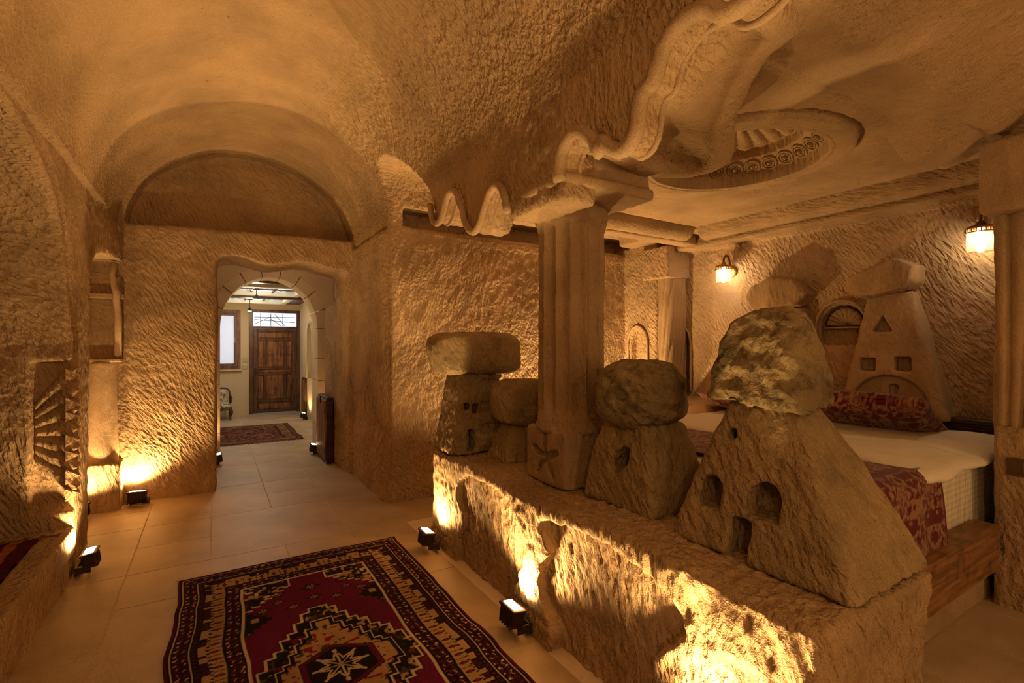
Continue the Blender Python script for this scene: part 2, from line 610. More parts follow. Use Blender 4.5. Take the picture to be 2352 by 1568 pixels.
# ------------------------------------------------------------------ the carved cave shell
ARC_PTS = [(4.54, 2.64), (4.53, 2.80), (4.50, 2.96), (4.40, 3.08), (4.25, 3.12), (4.05, 3.07), (3.88, 2.96), (3.71, 2.82), (3.60, 2.71), (3.57, 2.62), (3.52, 2.56),
           (3.47, 2.43), (3.38, 2.385), (3.29, 2.42), (3.24, 2.50), (3.17, 2.555), (3.09, 2.545), (3.03, 2.50), (3.0, 2.44), (2.96, 2.40), (2.91, 2.29), (2.81, 2.21), (2.72, 2.225),
           (2.66, 2.30), (2.60, 2.38), (2.52, 2.425), (2.45, 2.40), (2.40, 2.33), (2.37, 2.235)]
ARC_PTS2 = [(1.88, 2.27), (1.885, 2.35), (1.845, 2.42), (1.78, 2.455), (1.71, 2.44), (1.64, 2.385), (1.605, 2.315), (1.575, 2.355),
            (1.53, 2.31), (1.47, 2.275), (1.41, 2.29), (1.375, 2.35), (1.36, 2.45), (1.30, 2.475), (1.275, 2.53), (1.24, 2.59), (1.18, 2.625), (1.12, 2.63), (1.05, 2.61), (1.0, 2.56), (0.9, 2.56), (0.7, 2.66), (0.5, 2.75)]
EDGE1 = smooth_poly(ARC_PTS, 3)
EDGE2 = smooth_poly(ARC_PTS2, 3)
ARC_POLY = EDGE1 + [(2.37, 2.20)] + [(1.88, 2.20)] + EDGE2 + [(-2.6, 2.75), (-2.6, -1.0), (4.54, -1.0)]
NEAR_PTS = [(3.78, 2.30), (3.60, 2.30), (3.45, 2.27), (3.30, 2.28), (3.15, 2.36), (2.95, 2.47), (2.7, 2.57), (2.45, 2.63), (2.2, 2.66), (1.43, 2.70)]
NEAR_POLY = [(3.78, -1.0)] + smooth_poly(NEAR_PTS, 3) + [(1.0, 2.70), (1.0, -1.0)]
ALC_UP = [(4.31, 1.50), (4.29, 1.62), (4.23, 1.78), (4.13, 2.02), (3.94, 2.29), (3.62, 2.49), (3.31, 2.58), (2.95, 2.62), (2.4, 2.62)]
ALC_POLY = [(4.31, -1.0)] + smooth_poly(ALC_UP, 3) + [(1.4, 2.62), (0.6, 2.4), (0.2, 1.9), (0.1, -1.0)]
REC_POLY = [(4.86, -1.0), (4.86, 1.95), (4.98, 2.14), (5.12, 2.22), (5.3, 2.26), (5.84, 2.26), (5.84, -1.0)]
LOBE = smooth_poly([(1.40, 1.88), (1.62, 1.84), (1.95, 1.93), (2.2, 1.87), (2.31, 1.70), (2.22, 1.52), (2.02, 1.38), (1.93, 1.22), (1.88, 1.0)], 3) + [(1.40, 0.9)]


def sst(x, a, b):
    t = np.clip((x - a) / (b - a), 0, 1)
    return t * t * (3 - 2 * t)


def cave_air(X, Y, Z):
    """signed distance of the air inside the rock (negative = air)"""
    # main hall and its barrel vault
    xr = 1.43 - 0.05 * sst(Y, 4.56, 4.75)
    xl = -0.80 + 0.09 * sst(Y, 5.0, 5.8)
    box = np.maximum(np.maximum(xl - X, X - xr), Z - 2.66)
    k = np.sqrt(((X - 0.335) / 1.095) ** 2 + ((Z - 2.60) / 0.93) ** 2) + 0 * Y
    ell = np.maximum((k - 1) * 0.93, 2.6 - Z)
    hall = np.maximum(np.maximum(np.minimum(box, ell), Y - 5.85), -2.5 - Y)
    a = hall
    # lunette over the doorway
    k2 = np.sqrt(((X - 0.345) / 1.055) ** 2 + ((Z - 2.62) / 0.90) ** 2)
    lun = np.maximum(np.maximum((k2 - 1) * 0.90, 2.675 + 0.02 * (X - 0.36) - Z), np.maximum(5.7 - Y, Y - 6.13))
    a = np.minimum(a, lun)
    # doorway passage
    zt = 2.385 + 0.03 * np.sin(X * 9.0) - 0.02 * sst(Y, 5.9, 6.4)
    door = smax(np.maximum(0.03 - 0.13 * sst(Y, 6.25, 6.4) - X, X - (1.36 - 0.05 * sst(Y, 5.6, 6.4))), Z - zt, 0.12)
    door = np.maximum(door, np.maximum(5.6 - Y, Y - 8.3))
    up = np.minimum(boxd(X, Y, Z, (-0.10, 6.45, 2.0), (1.50, 8.3, 2.85)), boxd(X, Y, Z, (0.5, 7.08, -0.5), (1.50, 8.3, 2.85)))
    a = np.minimum(np.minimum(a, door), up)
    # corner recess behind the left pier
    rec = np.maximum(polyd(Y, Z, REC_POLY), np.maximum(-1.14 - X, X + 0.6))
    a = np.minimum(a, rec)
    # window niche over the engaged column
    win = boxd(X, Y, Z, (-1.03, 5.7, 1.36), (-0.72, 5.875, 2.13), 0.02)
    a = np.minimum(a, win)
    # left alcove with bench
    alc = polyd(Y, Z, ALC_POLY)
    rng = np.maximum(np.abs(alc - 0.105) - 0.04, np.maximum(-0.835 - X, X + 0.6))
    rng = np.maximum(rng, np.maximum(0.9 - Z, Z - 2.63))
    alcove = np.maximum(alc, np.maximum(-2.2 - X, X + 0.6))
    a = np.minimum(a, alcove)
    a = np.minimum(a, rng)
    pan = boxd(X, Y, Z, (-1.005, 4.1, 0.40), (-0.70, 4.395, 1.385), 0.01)
    a = np.minimum(a, pan)
    # opening of the arcade towards the bed
    arc = polyd(Y, Z, ARC_POLY)
    opn = np.maximum(arc, np.maximum(1.0 - X, X - 1.9 + 0.34 * (Y < 1.9)))
    a = np.minimum(a, opn)
    # bed chamber
    zc = 2.68 + 0.13 * sst(Y, 3.62, 3.68) * (1 - sst(X, 4.2, 4.25))
    bed = np.maximum(np.maximum(1.64 - 0.10 * (Y < 1.9) - X, X - 4.75), np.maximum(1.0 - Y, Y - 4.54))
    bed = np.maximum(bed, Z - zc)
    a = np.minimum(a, bed)
    lobe1 = np.maximum(extr(arc, X, 1.55, 2.0), Y - 4.54)
    a = np.minimum(a, np.maximum(lobe1, 3.55 - Y))
    slot = boxd(X, Y, Z, (1.55, 4.45, 2.62), (4.49, 4.78, 2.80))
    a = np.minimum(a, slot)
    # near arch and the space in front of the bed
    nr = boxd(X, Y, Z, (1.0, 0.85, -1.0), (3.90, 1.2, 2.70))
    a = np.minimum(a, nr)
    top = np.minimum(2.69 + 0.85 * (0.95 - Y), 3.4)
    zone = np.maximum(np.maximum(1.2 - X, X - 3.93), np.maximum(-2.5 - Y, Y - 0.95))
    zone = np.maximum(zone, (Z - top) * 0.75)
    a = np.minimum(a, zone)
    # dome recess over the bed
    rx, ry = X - 2.87, Y - 1.97
    rr = np.sqrt(rx * rx + ry * ry)
    dome = np.maximum(rr - 0.54, np.maximum(Z - 3.06, 2.5 - Z))
    a = np.minimum(a, dome)
    groove = np.maximum(np.abs(rr - 0.672) - 0.014, np.maximum(Z - 2.71, 2.5 - Z))
    a = np.minimum(a, groove)
    a = np.minimum(a, boxd(X, Y, Z, (4.20, 0.9, 2.5), (4.275, 3.36, 2.725)))
    a = np.minimum(a, boxd(X, Y, Z, (1.66, 3.29, 2.5), (4.2, 3.335, 2.72)))
    # ---- solids put back
    s = extr(np.maximum(np.abs(rr - 0.60) - 0.055, -9), Z, 2.655, 2.72)
    lz = 2.40 + 0.24 * sst(1.5 - Y, 0, 0.42)
    lb = smax(polyd(X, Y, LOBE) + 0 * Z, lz - Z, 0.06)
    lb = np.maximum(lb, Z - 2.9)
    pl = polyd(X, Y, LOBE)
    hol = smax(pl + 0.115 + 0 * Z, Z - (lz + 0.05 + 0.55 * np.clip(-pl - 0.115, 0, 0.2)), 0.03)
    hol = np.maximum(hol, 1.525 - X)
    lb = smax(lb, -hol, 0.02)
    s = np.minimum(s, lb)
    s = np.minimum(s, boxd(X, Y, Z, (4.5, 0.9, 2.55), (4.9, 4.6, 2.8)))
    lx = 0.17 * sst(X, 3.0, 3.5) * (1 - 0.35 * sst(X, 3.68, 3.87))
    s = np.minimum(s, smax((2.72 - lx * sst(Y, 0.95, 1.22) - Z) * 0.8, np.maximum(np.maximum(0.95 - Y, Y - 1.27), np.maximum(2.9 - X, X - 4.0)), 0.03))
    s = np.minimum(s, boxd(X, Y, Z, (3.93, -2.6, -0.5), (5.0, 1.0, 3.0)))
    roll = np.maximum(np.sqrt((X - 4.385) ** 2 + (Z - 2.68) ** 2) - 0.10, Y - 3.36)
    s = np.minimum(s, np.maximum(roll, 0.9 - Y))
    roll2 = np.maximum(np.sqrt((Y - 3.44) ** 2 + (Z - 2.68) ** 2) - 0.105, X - 4.22)
    s = np.minimum(s, np.maximum(roll2, 1.66 - X))
    s = np.minimum(s, boxd(X, Y, Z, (1.66, 3.52, 2.575), (4.5, 3.68, 2.86)))
    # return wall at the far corner with its little niche
    ret = boxd(X, Y, Z, (4.42, 4.02, -0.5), (4.9, 4.7, 2.7))
    nich = extr(polyd(Y, Z, [(4.20, 0.8), (4.20, 1.52), (4.215, 1.60), (4.26, 1.66), (4.32, 1.685), (4.38, 1.66), (4.425, 1.60), (4.44, 1.52), (4.44, 0.8)]), X, 4.3, 4.52)
    s = np.minimum(s, np.maximum(ret, -nich))
    a = np.maximum(a, -s)
    # shallow blind arch on the head wall beside the corner pier
    ba = polyd(Y, Z, [(3.84, 0.8), (3.84, 1.5), (3.86, 1.60), (3.91, 1.67), (3.97, 1.70), (4.03, 1.67), (4.05, 1.5), (4.05, 0.8)])
    a = np.minimum(a, extr(ba, X, 4.6, 4.80))
    # shell niche on the head wall
    sp = [(2.035, 1.50), (2.035, 1.62)] + [(2.205 + 0.17 * math.cos(t), 1.66 + 0.19 * math.sin(t)) for t in np.linspace(PI, 0, 11)] + [(2.375, 1.50)]
    sh = extr(polyd(Y, Z, sp), X, 4.6, 4.86)
    a = np.minimum(a, sh)
    return a


def cave(X, Y, Z):
    return -cave_air(X, Y, Z)


FLO = np.array((-1.42, 0.6, -0.04)); FHI = np.array((4.94, 7.44, 3.68))
V, Q = iso(cave, FLO, FHI, 0.02)
V2, Q2 = iso(cave, (-2.34, -2.7, -0.04), (5.4, 7.5, 3.76), 0.06)
c2 = V2[Q2].mean(1)
inside = np.all((c2 > FLO + 0.03) & (c2 < FHI - 0.03), axis=1)
Q2 = Q2[~inside]
used = np.unique(Q2); remap = np.full(len(V2), -1); remap[used] = np.arange(len(used))
V2 = V2[used]; Q2 = remap[Q2]


def cave_disp(V, Nn):
    x, y, z = V.T
    big = fbm(x * 1.7, y * 1.7, z * 1.7, 3, 3) * 0.022
    st1 = strokes(V, (0.25, 0.3, 0.9), 0.13, 0.034, 11)
    st2 = strokes(V, (0.5, -0.6, 0.55), 0.13, 0.034, 23)
    m = sst(vnoise(x * 0.9 + 7, y * 0.9, z * 0.9, 31), -0.12, 0.12)
    st = st1 * (1 - m) + st2 * m
    strength = 0.0050 - 0.003 * sst(z, 2.6, 2.9) * (x < 1.0)
    spand = (x > 1.0) & (x < 1.46) & (z > 2.2) & (y < 4.5)
    strength[spand] = 0.007
    big = np.where((x > 1.36) & (x < 1.95) & (z > 2.15) & (y < 4.5), big * 0.35, big)
    flat = (x > 1.7) & (x < 4.6) & (z > 2.5) & (y > 1.25)
    strength[flat] = 0.003
    big = np.where(flat, big * 0.3, big)
    lun = (y > 6.0) & (y < 6.3) & (z > 2.4)
    strength[lun] = 0.006
    pan = (y > 4.2) & (y < 4.45) & (x < -0.72) & (x > -1.1) & (z > 0.3) & (z < 1.45)
    return np.where(pan, 0.25, 1.0) * (st * strength + big)


V = V + vnormals(V, Q) * cave_disp(V, vnormals(V, Q))[:, None]
N2 = vnormals(V2, Q2)
V2 = V2 + N2 * (fbm(V2[:, 0] * 1.7, V2[:, 1] * 1.7, V2[:, 2] * 1.7, 3, 3) * 0.022)[:, None]
CV = np.concatenate([V, V2]); CQ = np.concatenate([Q, Q2 + len(V)])
CN = vnormals(CV, CQ)
cc = CV[CQ].mean(1)
cn = np.cross(CV[CQ[:, 2]] - CV[CQ[:, 0]], CV[CQ[:, 3]] - CV[CQ[:, 1]])
cn /= np.linalg.norm(cn, axis=1, keepdims=True) + 1e-12
cx, cy, cz = cc.T
cls = np.zeros(len(cc), int)
hall = cx < 1.44
cls[hall & (cx < 0.3)] = 1                       # wall_left
cls[hall & (cx >= 0.3)] = 2                      # wall_right
cls[hall & (cy > 5.7)] = 3                       # wall_far
cls[(cx > 1.25) & (cx <= 1.44) & (cy > 4.0) & (cy < 7.6) & (cz < 2.7)] = 2
cls[hall & (cz > 2.7) & (cy < 5.87) & (cx > -0.76)] = 4   # ceiling (vault)
cls[(cx > 1.0) & (cx < 1.75) & (cz > 2.1) & (cz < 3.2) & (cy < 4.48) & (cls != 4)] = 2
cls[~hall & (cls == 0)] = 5                      # ceiling over the bed
cls[~hall & (cls == 5) & (cx > 4.62) & (cz < 2.56)] = 6
cls[~hall & (cls == 5) & (cy > 4.42)] = 7
cls[~hall & (cls == 5) & (cx > 4.35) & (cy > 3.9) & (cz < 2.56)] = 7
cls[~hall & (cls == 5) & (cz < 2.25)] = 8
names = {1: ('wall_left', M_wall), 2: ('wall_right', M_wall), 3: ('wall_far', M_wall), 4: ('ceiling', M_vault),
         5: ('ceiling_bed_chamber', M_smooth), 6: ('wall_head', M_head), 7: ('wall_back', M_head), 8: ('wall_near', M_wall), 0: ('wall_rear', M_wall)}
M_ceil = stone('bed_ceiling_tuff', None, (0.48, 0.33, 0.19), rot=(1.3, 0.2, 0.9), stretch=(1, 1, 0.22), sc=60, bump=0.008, grain=0.0025, rot2=(1.35, 0.1, 2.2))
names[5] = ('ceiling_bed_chamber', M_ceil)
STRUCT = {}
for k, (nme, mt) in names.items():
    sel = CQ[cls == k]
    if len(sel) == 0: continue
    u = np.unique(sel); rm = np.full(len(CV), -1); rm[u] = np.arange(len(u))
    me = np_mesh(nme, CV[u], rm[sel])
    me.normals_split_custom_set_from_vertices(CN[u].tolist())
    STRUCT[nme] = tag(link_mesh(nme, me, mt), kind='structure')

# ------------------------------------------------------------------ floor tiles
M_tile = stone('travertine', None, (0.55, 0.41, 0.26), rot=(0, 0, 0), stretch=(0.35, 1.3, 1), sc=9, bump=0.0012, grain=0.0006, dark=0.72, rough=0.45, pits=False)
M_tile.node_tree.nodes['Principled BSDF'].inputs['Specular IOR Level'].default_value = 0.4
M_grout = simple('grout', (0.72, 0.58, 0.40), 0.9, bump=0.001)
b = MB().box((-2.3, -2.6, -0.08), (5.3, 12.3, -0.003))
floor = tag(b.build('floor', M_grout), kind='structure')
UX, UY = 0.47, 0.49
occ = {}
tiles_mesh = {}
rt = random.Random(11)


def tile_mesh(w, l):
    k = (w, l)
    if k not in tiles_mesh:
        g = 0.0025
        t = MB().box((g, g, -0.02), (w * UX - g, l * UY - g, 0.0), c=0.0018)
        me = bpy.data.meshes.new('tile'); me.from_pydata(t.V, [], t.F); me.update(); me.materials.append(M_tile)
        tiles_mesh[k] = me
    return tiles_mesh[k]


def in_room(x, y):
    if y < 0.2: return False
    if y < 7.6: return (-1.3 < x < 1.5) or (y < 1.0 and 1.5 <= x < 4.8)
    return -0.6 < x < 1.8


x00, y00 = -0.48 - 3 * UX, 0.10
for j in range(0, 25):
    for i in range(0, 14):
        if (i, j) in occ: continue
        if not in_room(x00 + (i + 0.5) * UX, y00 + (j + 0.5) * UY): continue
        opts = [(1, 2), (1, 2), (2, 1), (1, 1), (2, 2)]
        rt.shuffle(opts)
        for (w, l) in opts + [(1, 1)]:
            if all((i + a, j + bb) not in occ for a in range(w) for bb in range(l)):
                break
        for a in range(w):
            for bb in range(l):
                occ[(i + a, j + bb)] = 1
        o = bpy.data.objects.new('tile', tile_mesh(w, l)); COL.objects.link(o)
        o.parent = floor
        o.location = (x00 + i * UX, y00 + j * UY, 0)

# ------------------------------------------------------------------ mouldings that follow the cusped arcade
def sweep(name, pts, r, mat, parent=None, kind=None, n=8):
    o = MB().tube(pts, r, n).build(name, mat, parent, smooth=True)
    return tag(o, kind=kind) if kind else o


def jit(p, s=0.004):
    return tuple(c + RS.uniform(-s, s) for c in p)


def offs(pts, d):
    out = []
    P = [np.array(p) for p in pts]
    for i in range(len(P)):
        t = P[min(i + 1, len(P) - 1)] - P[max(i - 1, 0)]
        t /= np.linalg.norm(t) + 1e-9
        nrm = np.array([-t[1], t[0]])
        if nrm[1] < 0 and abs(t[0]) > abs(t[1]) * 0.2: nrm = -nrm
        out.append(tuple(P[i] + nrm * d))
    return out


for k, (ed, xx, r) in enumerate([(EDGE1[30:], 1.412, 0.024), (EDGE2[:-4], 1.408, 0.032), (EDGE2[:-4], 1.53, 0.014), (EDGE1[30:], 1.50, 0.011)]):
    sweep('trim_%d' % (k + 1), [jit((xx, p[0], p[1] + 0.004), 0.002) for p in ed], r, M_smooth, kind='structure')

# shell dome over the bed
def shell_dome(X, Y, Z):
    rx, ry = X - 2.87, Y - 1.97
    rr = np.sqrt(rx * rx + ry * ry)
    th = np.arctan2(ry, rx)
    flute = 0.034 * np.abs(np.sin(12 * th)) ** 0.6 * sst(0.415 - rr, 0, 0.02) * sst(rr, 0.02, 0.15)
    top = np.where(rr > 0.42, 2.735 + (0.53 - rr) * 0.85, 2.835 + 0.16 * np.sqrt(np.clip(1 - (rr / 0.44) ** 2, 0, 1))) - flute
    top = np.where(rr > 0.515, 2.60, top)
    return np.maximum((top - Z) * 0.7, np.maximum(rr - 0.555, Z - 3.08)) + 0 * X


M_dome = stone('dome_tuff', None, (0.48, 0.33, 0.19), sc=60, bump=0.004, grain=0.003)
rock('shell_dome', lambda X, Y, Z: np.maximum(shell_dome(X, Y, Z), 2.66 - Z), (2.28, 1.38, 2.62), (3.46, 2.56, 3.12), 0.009, M_dome, STRUCT['ceiling_bed_chamber'])
# rosettes carved round the dome over the bed
dome_parts = STRUCT['ceiling_bed_chamber']
rb = None
for i in range(26):
    a = 2 * PI * i / 26 + 0.1
    if rb is None:
        m = MB()
        for rr_, hh in ((0.048, 0.009), (0.030, 0.007)):
            m.tube([(rr_ * math.cos(t), rr_ * math.sin(t), 0) for t in np.linspace(0, 2 * PI, 20, endpoint=False)], hh, 5, closed=True)
        m.lathe([(0.001, -0.018), (0.012, -0.014), (0.017, 0.0), (0.012, 0.01)], 10)
        rb = m.build('rosette', M_dome, dome_parts, smooth=True)
        o = rb
    else:
        o = rb.copy(); COL.objects.link(o); o.parent = dome_parts
    o.location = (2.87 + 0.477 * math.cos(a), 1.97 + 0.477 * math.sin(a), 2.776)
    o.rotation_euler = (0, math.radians(40), a)

# shell tracery in the wall niche over the bed
m = MB()
shell = []
for i in range(9):
    t = PI * (i + 0.5) / 9
    c = math.cos(t); s_ = math.sin(t)
    mm_ = MB().tube([(4.855, 2.205 + 0.015 * c, 1.665), (4.835, 2.205 + 0.09 * c, 1.665 + 0.10 * s_), (4.815, 2.205 + 0.145 * c, 1.665 + 0.155 * s_)], [0.004, 0.020, 0.030], 8)
    mm_.build('shell_rib', M_smooth, STRUCT['wall_head'], smooth=True)
MB().box((4.79, 2.04, 1.640), (4.87, 2.37, 1.655), 0.004).build('niche_shelf', M_smooth, STRUCT['wall_head'])
rim = [(4.735, 2.0, 1.50), (4.735, 2.0, 1.64)] + [(4.735, 2.205 + 0.205 * math.cos(t), 1.66 + 0.225 * math.sin(t)) for t in np.linspace(PI, 0, 14)][::-1][0:0]
rim = [(4.735, 2.0, 1.49)] + [(4.735, 2.205 - 0.205 * math.cos(t), 1.66 + 0.225 * math.sin(t)) for t in np.linspace(0, PI, 16)] + [(4.735, 2.41, 1.49)]
sweep('niche_rim', rim, 0.014, M_smooth, STRUCT['wall_head'])
rim2 = [(4.735, 3.80, 0.95), (4.735, 3.80, 1.52), (4.735, 3.83, 1.64), (4.735, 3.90, 1.71), (4.735, 3.97, 1.74), (4.735, 4.03, 1.72)]
sweep('niche_rim', rim2, 0.015, M_smooth, STRUCT['wall_head'])
rim3 = [(4.41, 4.16, 1.0), (4.41, 4.16, 1.52), (4.41, 4.185, 1.63), (4.41, 4.25, 1.70), (4.41, 4.32, 1.725), (4.41, 4.39, 1.70), (4.41, 4.455, 1.63), (4.41, 4.48, 1.52), (4.41, 4.48, 1.0)]
sweep('niche_rim', rim3, 0.014, M_smooth, STRUCT['wall_back'])

# shell relief in the left panel, its lobes breaking past the corner
lobes = [(1.34, 0.05, 0.35), (1.19, 0.045, 0.3), (1.06, 0.045, 0.2), (0.93, 0.04, 0.0), (0.80, 0.045, -0.1), (0.67, 0.045, -0.2), (0.53, 0.05, -0.3)]


def shell_relief(X, Y, Z):
    d = None
    for (z1, r, bow) in lobes:
        z0 = 0.90 + (z1 - 0.90) * 0.30
        t = np.clip((X + 1.02) / 0.245, 0, 1)
        zc = z0 + (z1 - z0) * t ** 0.8
        rad = 0.014 + (r + 0.014) * t ** 0.7
        e = np.sqrt((Z - zc) ** 2 + ((Y - 4.392) * 1.15) ** 2) - rad
        e = np.maximum(e, np.maximum(-1.0 - X, (X + 0.775 + 0.9 * np.abs(Z - zc))))
        d = e if d is None else smin(d, e, 0.006)
    return d


rock('shell_relief', shell_relief, (-1.03, 4.28, 0.38), (-0.74, 4.52, 1.45), 0.01, M_wall, STRUCT['wall_left'],
     disp=lambda V, Nn: fbm(V[:, 0] * 40, V[:, 1] * 40, V[:, 2] * 40, 5) * 0.003)
for (z1, w) in ((1.30, 0.035), (1.10, 0.045), (1.02, 0.03), (0.86, 0.04), (0.76, 0.035), (0.62, 0.05), (0.50, 0.04)):
    MB().add([(-0.83, 4.30, z1 + w), (-0.83, 4.42, z1 + w), (-0.83, 4.42, z1 - w), (-0.83, 4.30, z1 - w), (-0.765, 4.36, z1 - w * 0.2), (-0.80, 4.50, z1), (-0.83, 4.52, z1 - w)],
             [(0, 4, 3), (0, 1, 4), (1, 5, 4), (4, 5, 3), (5, 2, 3), (1, 2, 5), (0, 3, 2, 1)]).build('shell_point', M_wall, STRUCT['wall_left'])

# engaged column in the corner recess
c = empty('engaged_column', (-0.87, 5.74, 0), 0, 'smooth round half column on a block in the lit corner niche, left of the doorway', 'column')


def eng_base(X, Y, Z):
    return boxd(X, Y, Z, (-1.02, 5.64, -0.05), (-0.715, 5.95, 0.43), 0.02)


def eng_shaft(X, Y, Z):
    return smax(np.sqrt((X + 0.865) ** 2 + (Y - 5.80) ** 2) - 0.118 - 0.012 * np.cos(Z * 3), np.maximum(0.40 - Z, Z - 1.34), 0.01)


dn = lambda a, fr=9.0: (lambda V, Nn: strokes(V, (0.2, 0.1, 0.95), 0.12, 0.03, 4) * a + fbm(V[:, 0] * fr, V[:, 1] * fr, V[:, 2] * fr, 8) * a)
O_ = (-0.87, 5.74, 0)
rock('base_block', eng_base, (-1.08, 5.58, -0.02), (-0.66, 5.9, 0.48), 0.012, M_plinth, c, dn(0.005), O_)
rock('shaft', eng_shaft, (-1.03, 5.62, 0.38), (-0.70, 5.9, 1.36), 0.012, M_smooth, c, dn(0.002), O_)
MB().box((-0.155, -0.03, 1.335), (0.15, 0.12, 1.365), 0.006).build('cap_slab', M_smooth, c)
m = MB().tube([(0.12, 0.03, 1.37), (0.125, 0.02, 1.75), (0.11, 0.02, 1.90), (0.12, 0.0, 1.97), (0.10, 0.0, 2.02), (0.085, 0.0, 2.14), (0.10, 0.0, 2.24)], [0.028, 0.028, 0.03, 0.035, 0.025, 0.022, 0.03], 8)
m.build('scroll', M_smooth, c, smooth=True)
MB().box((-0.16, 0.05, 1.92), (0.16, 0.12, 1.965), 0.004).build('cross_band', M_smooth, c)

# ------------------------------------------------------------------ bench of the left alcove
def bench_fn(X, Y, Z):
    return boxd(X, Y, Z, (-2.15, 0.15, -0.05), (-0.785 + 0.02 * (0.28 - Z), 4.33, 0.285 + 0 * X), 0.015)


bench = rock('stone_bench', bench_fn, (-1.6, 1.0, -0.02), (-0.72, 4.30, 0.34), 0.016, M_plinth, None, dn(0.005))
tag(bench, 'low carved stone bench in the left alcove, the fringed kilim lying on it', 'bench')

# ------------------------------------------------------------------ carved ledge that divides hall and bed
RA = [(2.30, -0.1), (2.34, 0.12), (2.27, 0.25), (2.22, 0.40), (2.30, 0.56), (2.42, 0.63), (2.8, 0.64), (3.03, 0.60), (3.12, 0.45), (3.00, 0.30), (3.10, 0.15), (3.12, -0.1)]
RB = [(1.98, -0.1), (1.93, 0.10), (2.06, 0.20), (2.08, 0.33), (2.00, 0.48), (2.06, 0.60), (1.7, 0.655), (1.38, 0.62), (1.24, 0.56), (1.19, 0.50), (1.20, 0.44), (1.28, 0.36), (1.33, 0.27), (1.30, 0.15), (1.30, -0.1)]
RA = [RA[0]] + smooth_poly(RA[1:-1], 3) + [RA[-1]]
RB = [RB[0]] + smooth_poly(RB[1:-1], 3) + [RB[-1]]


def ledge_fn(X, Y, Z):
    xf = 1.43 + 0.015 * np.sin(Y * 2.3) - 0.01 * (Z < 0.1)
    d = smax(smax(np.maximum(xf - X, X - 2.22), np.maximum(0.73 + 0.02 * np.sin(Z * 6) - Y, Y - 3.57), 0.05), Z - 0.70 - 0.012 * np.sin(Y * 5), 0.035)
    r = np.minimum(polyd(Y, Z, RA), polyd(Y, Z, RB))
    r = np.maximum(r, X - 1.482)
    return smax(d, -r, 0.02)


def ledge_disp(V, Nn):
    x, y, z = V.T
    s = strokes(V, (0.1, 0.25, 0.95), 0.10, 0.022, 41) * 0.0075
    f = fbm(x * 30, y * 30, z * 24, 43, 2) * 0.008
    b = fbm(x * 3, y * 3, z * 3, 47, 2) * 0.010
    return s + f + b


ledge = rock('stone_ledge', ledge_fn, (1.34, 0.62, -0.03), (2.32, 3.68, 0.80), 0.0105, M_plinth, None, ledge_disp)
tag(ledge, 'long carved stone ledge between hall and bed, carrying the rock chimneys', 'ledge')

# ------------------------------------------------------------------ fluted column
CO = (1.83, 2.32, 0.70)
col_ = empty('fluted_column', CO, 0, 'tall fluted stone column standing on the ledge between hall and bed', 'column')


def ped_fn(X, Y, Z):
    d = smax(smax(np.maximum(1.635 - X, X - 2.02), np.maximum(2.13 - Y, Y - 2.53), 0.03), np.maximum(0.695 - Z, Z - 1.012), 0.02)
    # four-armed star sunk into the hall side
    u = Y - 2.33; w = Z - 0.85
    a = np.arctan2(w, u); r = np.sqrt(u * u + w * w)
    st = r - (0.030 + 0.105 * np.abs(np.cos(2.5 * (a - 0.3))) ** 3)
    st = np.maximum(st * 0.6, X - 1.668)
    return smax(d, -st, 0.015)


def shaft_fn(X, Y, Z):
    dx, dy = X - 1.83, Y - 2.33
    th = np.arctan2(dy, dx); r = np.sqrt(dx * dx + dy * dy)
    fl = -0.030 * np.abs(np.sin(7 * th)) ** 0.75 * sst(Z, 1.07, 1.13) * (1 - sst(Z, 2.17, 2.22))
    R = 0.203 + fl + 0.012 * sst(Z, 2.15, 2.2) * (1 - sst(Z, 2.30, 2.36)) + 0.01 * (1 - sst(Z, 1.0, 1.06))
    return smax((r - R) * 0.8, np.maximum(0.99 - Z, Z - 2.34), 0.02)


def capi_fn(X, Y, Z):
    a = smax(smax(np.maximum(1.425 - X, X - 2.045), np.maximum(1.87 - Y, Y - 2.385), 0.02), np.maximum(2.275 + 0.25 * np.maximum(np.maximum(1.66 - X, 0), 0) * 0 - Z, Z - 2.335), 0.015)
    b_ = smax(smax(np.maximum(1.50 - X, X - 2.04), np.maximum(1.90 - Y, Y - 2.36), 0.03), np.maximum(2.31 - Z, Z - 2.75), 0.02)
    return smin(a, b_, 0.02)


off = CO
cd = lambda V, Nn: fbm(V[:, 0] * 30, V[:, 1] * 30, V[:, 2] * 12, 51, 3) * 0.005 + fbm(V[:, 0] * 5, V[:, 1] * 5, V[:, 2] * 3, 52, 2) * 0.008
rock('pedestal', ped_fn, (1.60, 2.09, 0.66), (2.06, 2.57, 1.04), 0.008, M_colm, col_, dn(0.004), off)
rock('shaft', shaft_fn, (1.59, 2.09, 0.97), (2.07, 2.57, 2.36), 0.008, M_colm, col_, cd, off)
rock('capital', capi_fn, (1.38, 1.82, 2.24), (2.13, 2.43, 2.78), 0.0125, M_smooth, col_, dn(0.004), off)

# ------------------------------------------------------------------ rock chimneys on the ledge
def frustum(X, Y, Z, c0, h0, z0, c1, h1, z1, k=0.04, bulge=0.0):
    t = np.clip((Z - z0) / (z1 - z0), 0, 1)
    cx_ = c0[0] + (c1[0] - c0[0]) * t; cy_ = c0[1] + (c1[1] - c0[1]) * t
    bx = h0[0] + (h1[0] - h0[0]) * t + bulge * np.sin(PI * t); by = h0[1] + (h1[1] - h0[1]) * t + bulge * np.sin(PI * t)
    d = smax(np.abs(X - cx_) - bx, np.abs(Y - cy_) - by, k)
    return smax(d * 0.85, np.maximum(z0 - Z, Z - z1), 0.03)


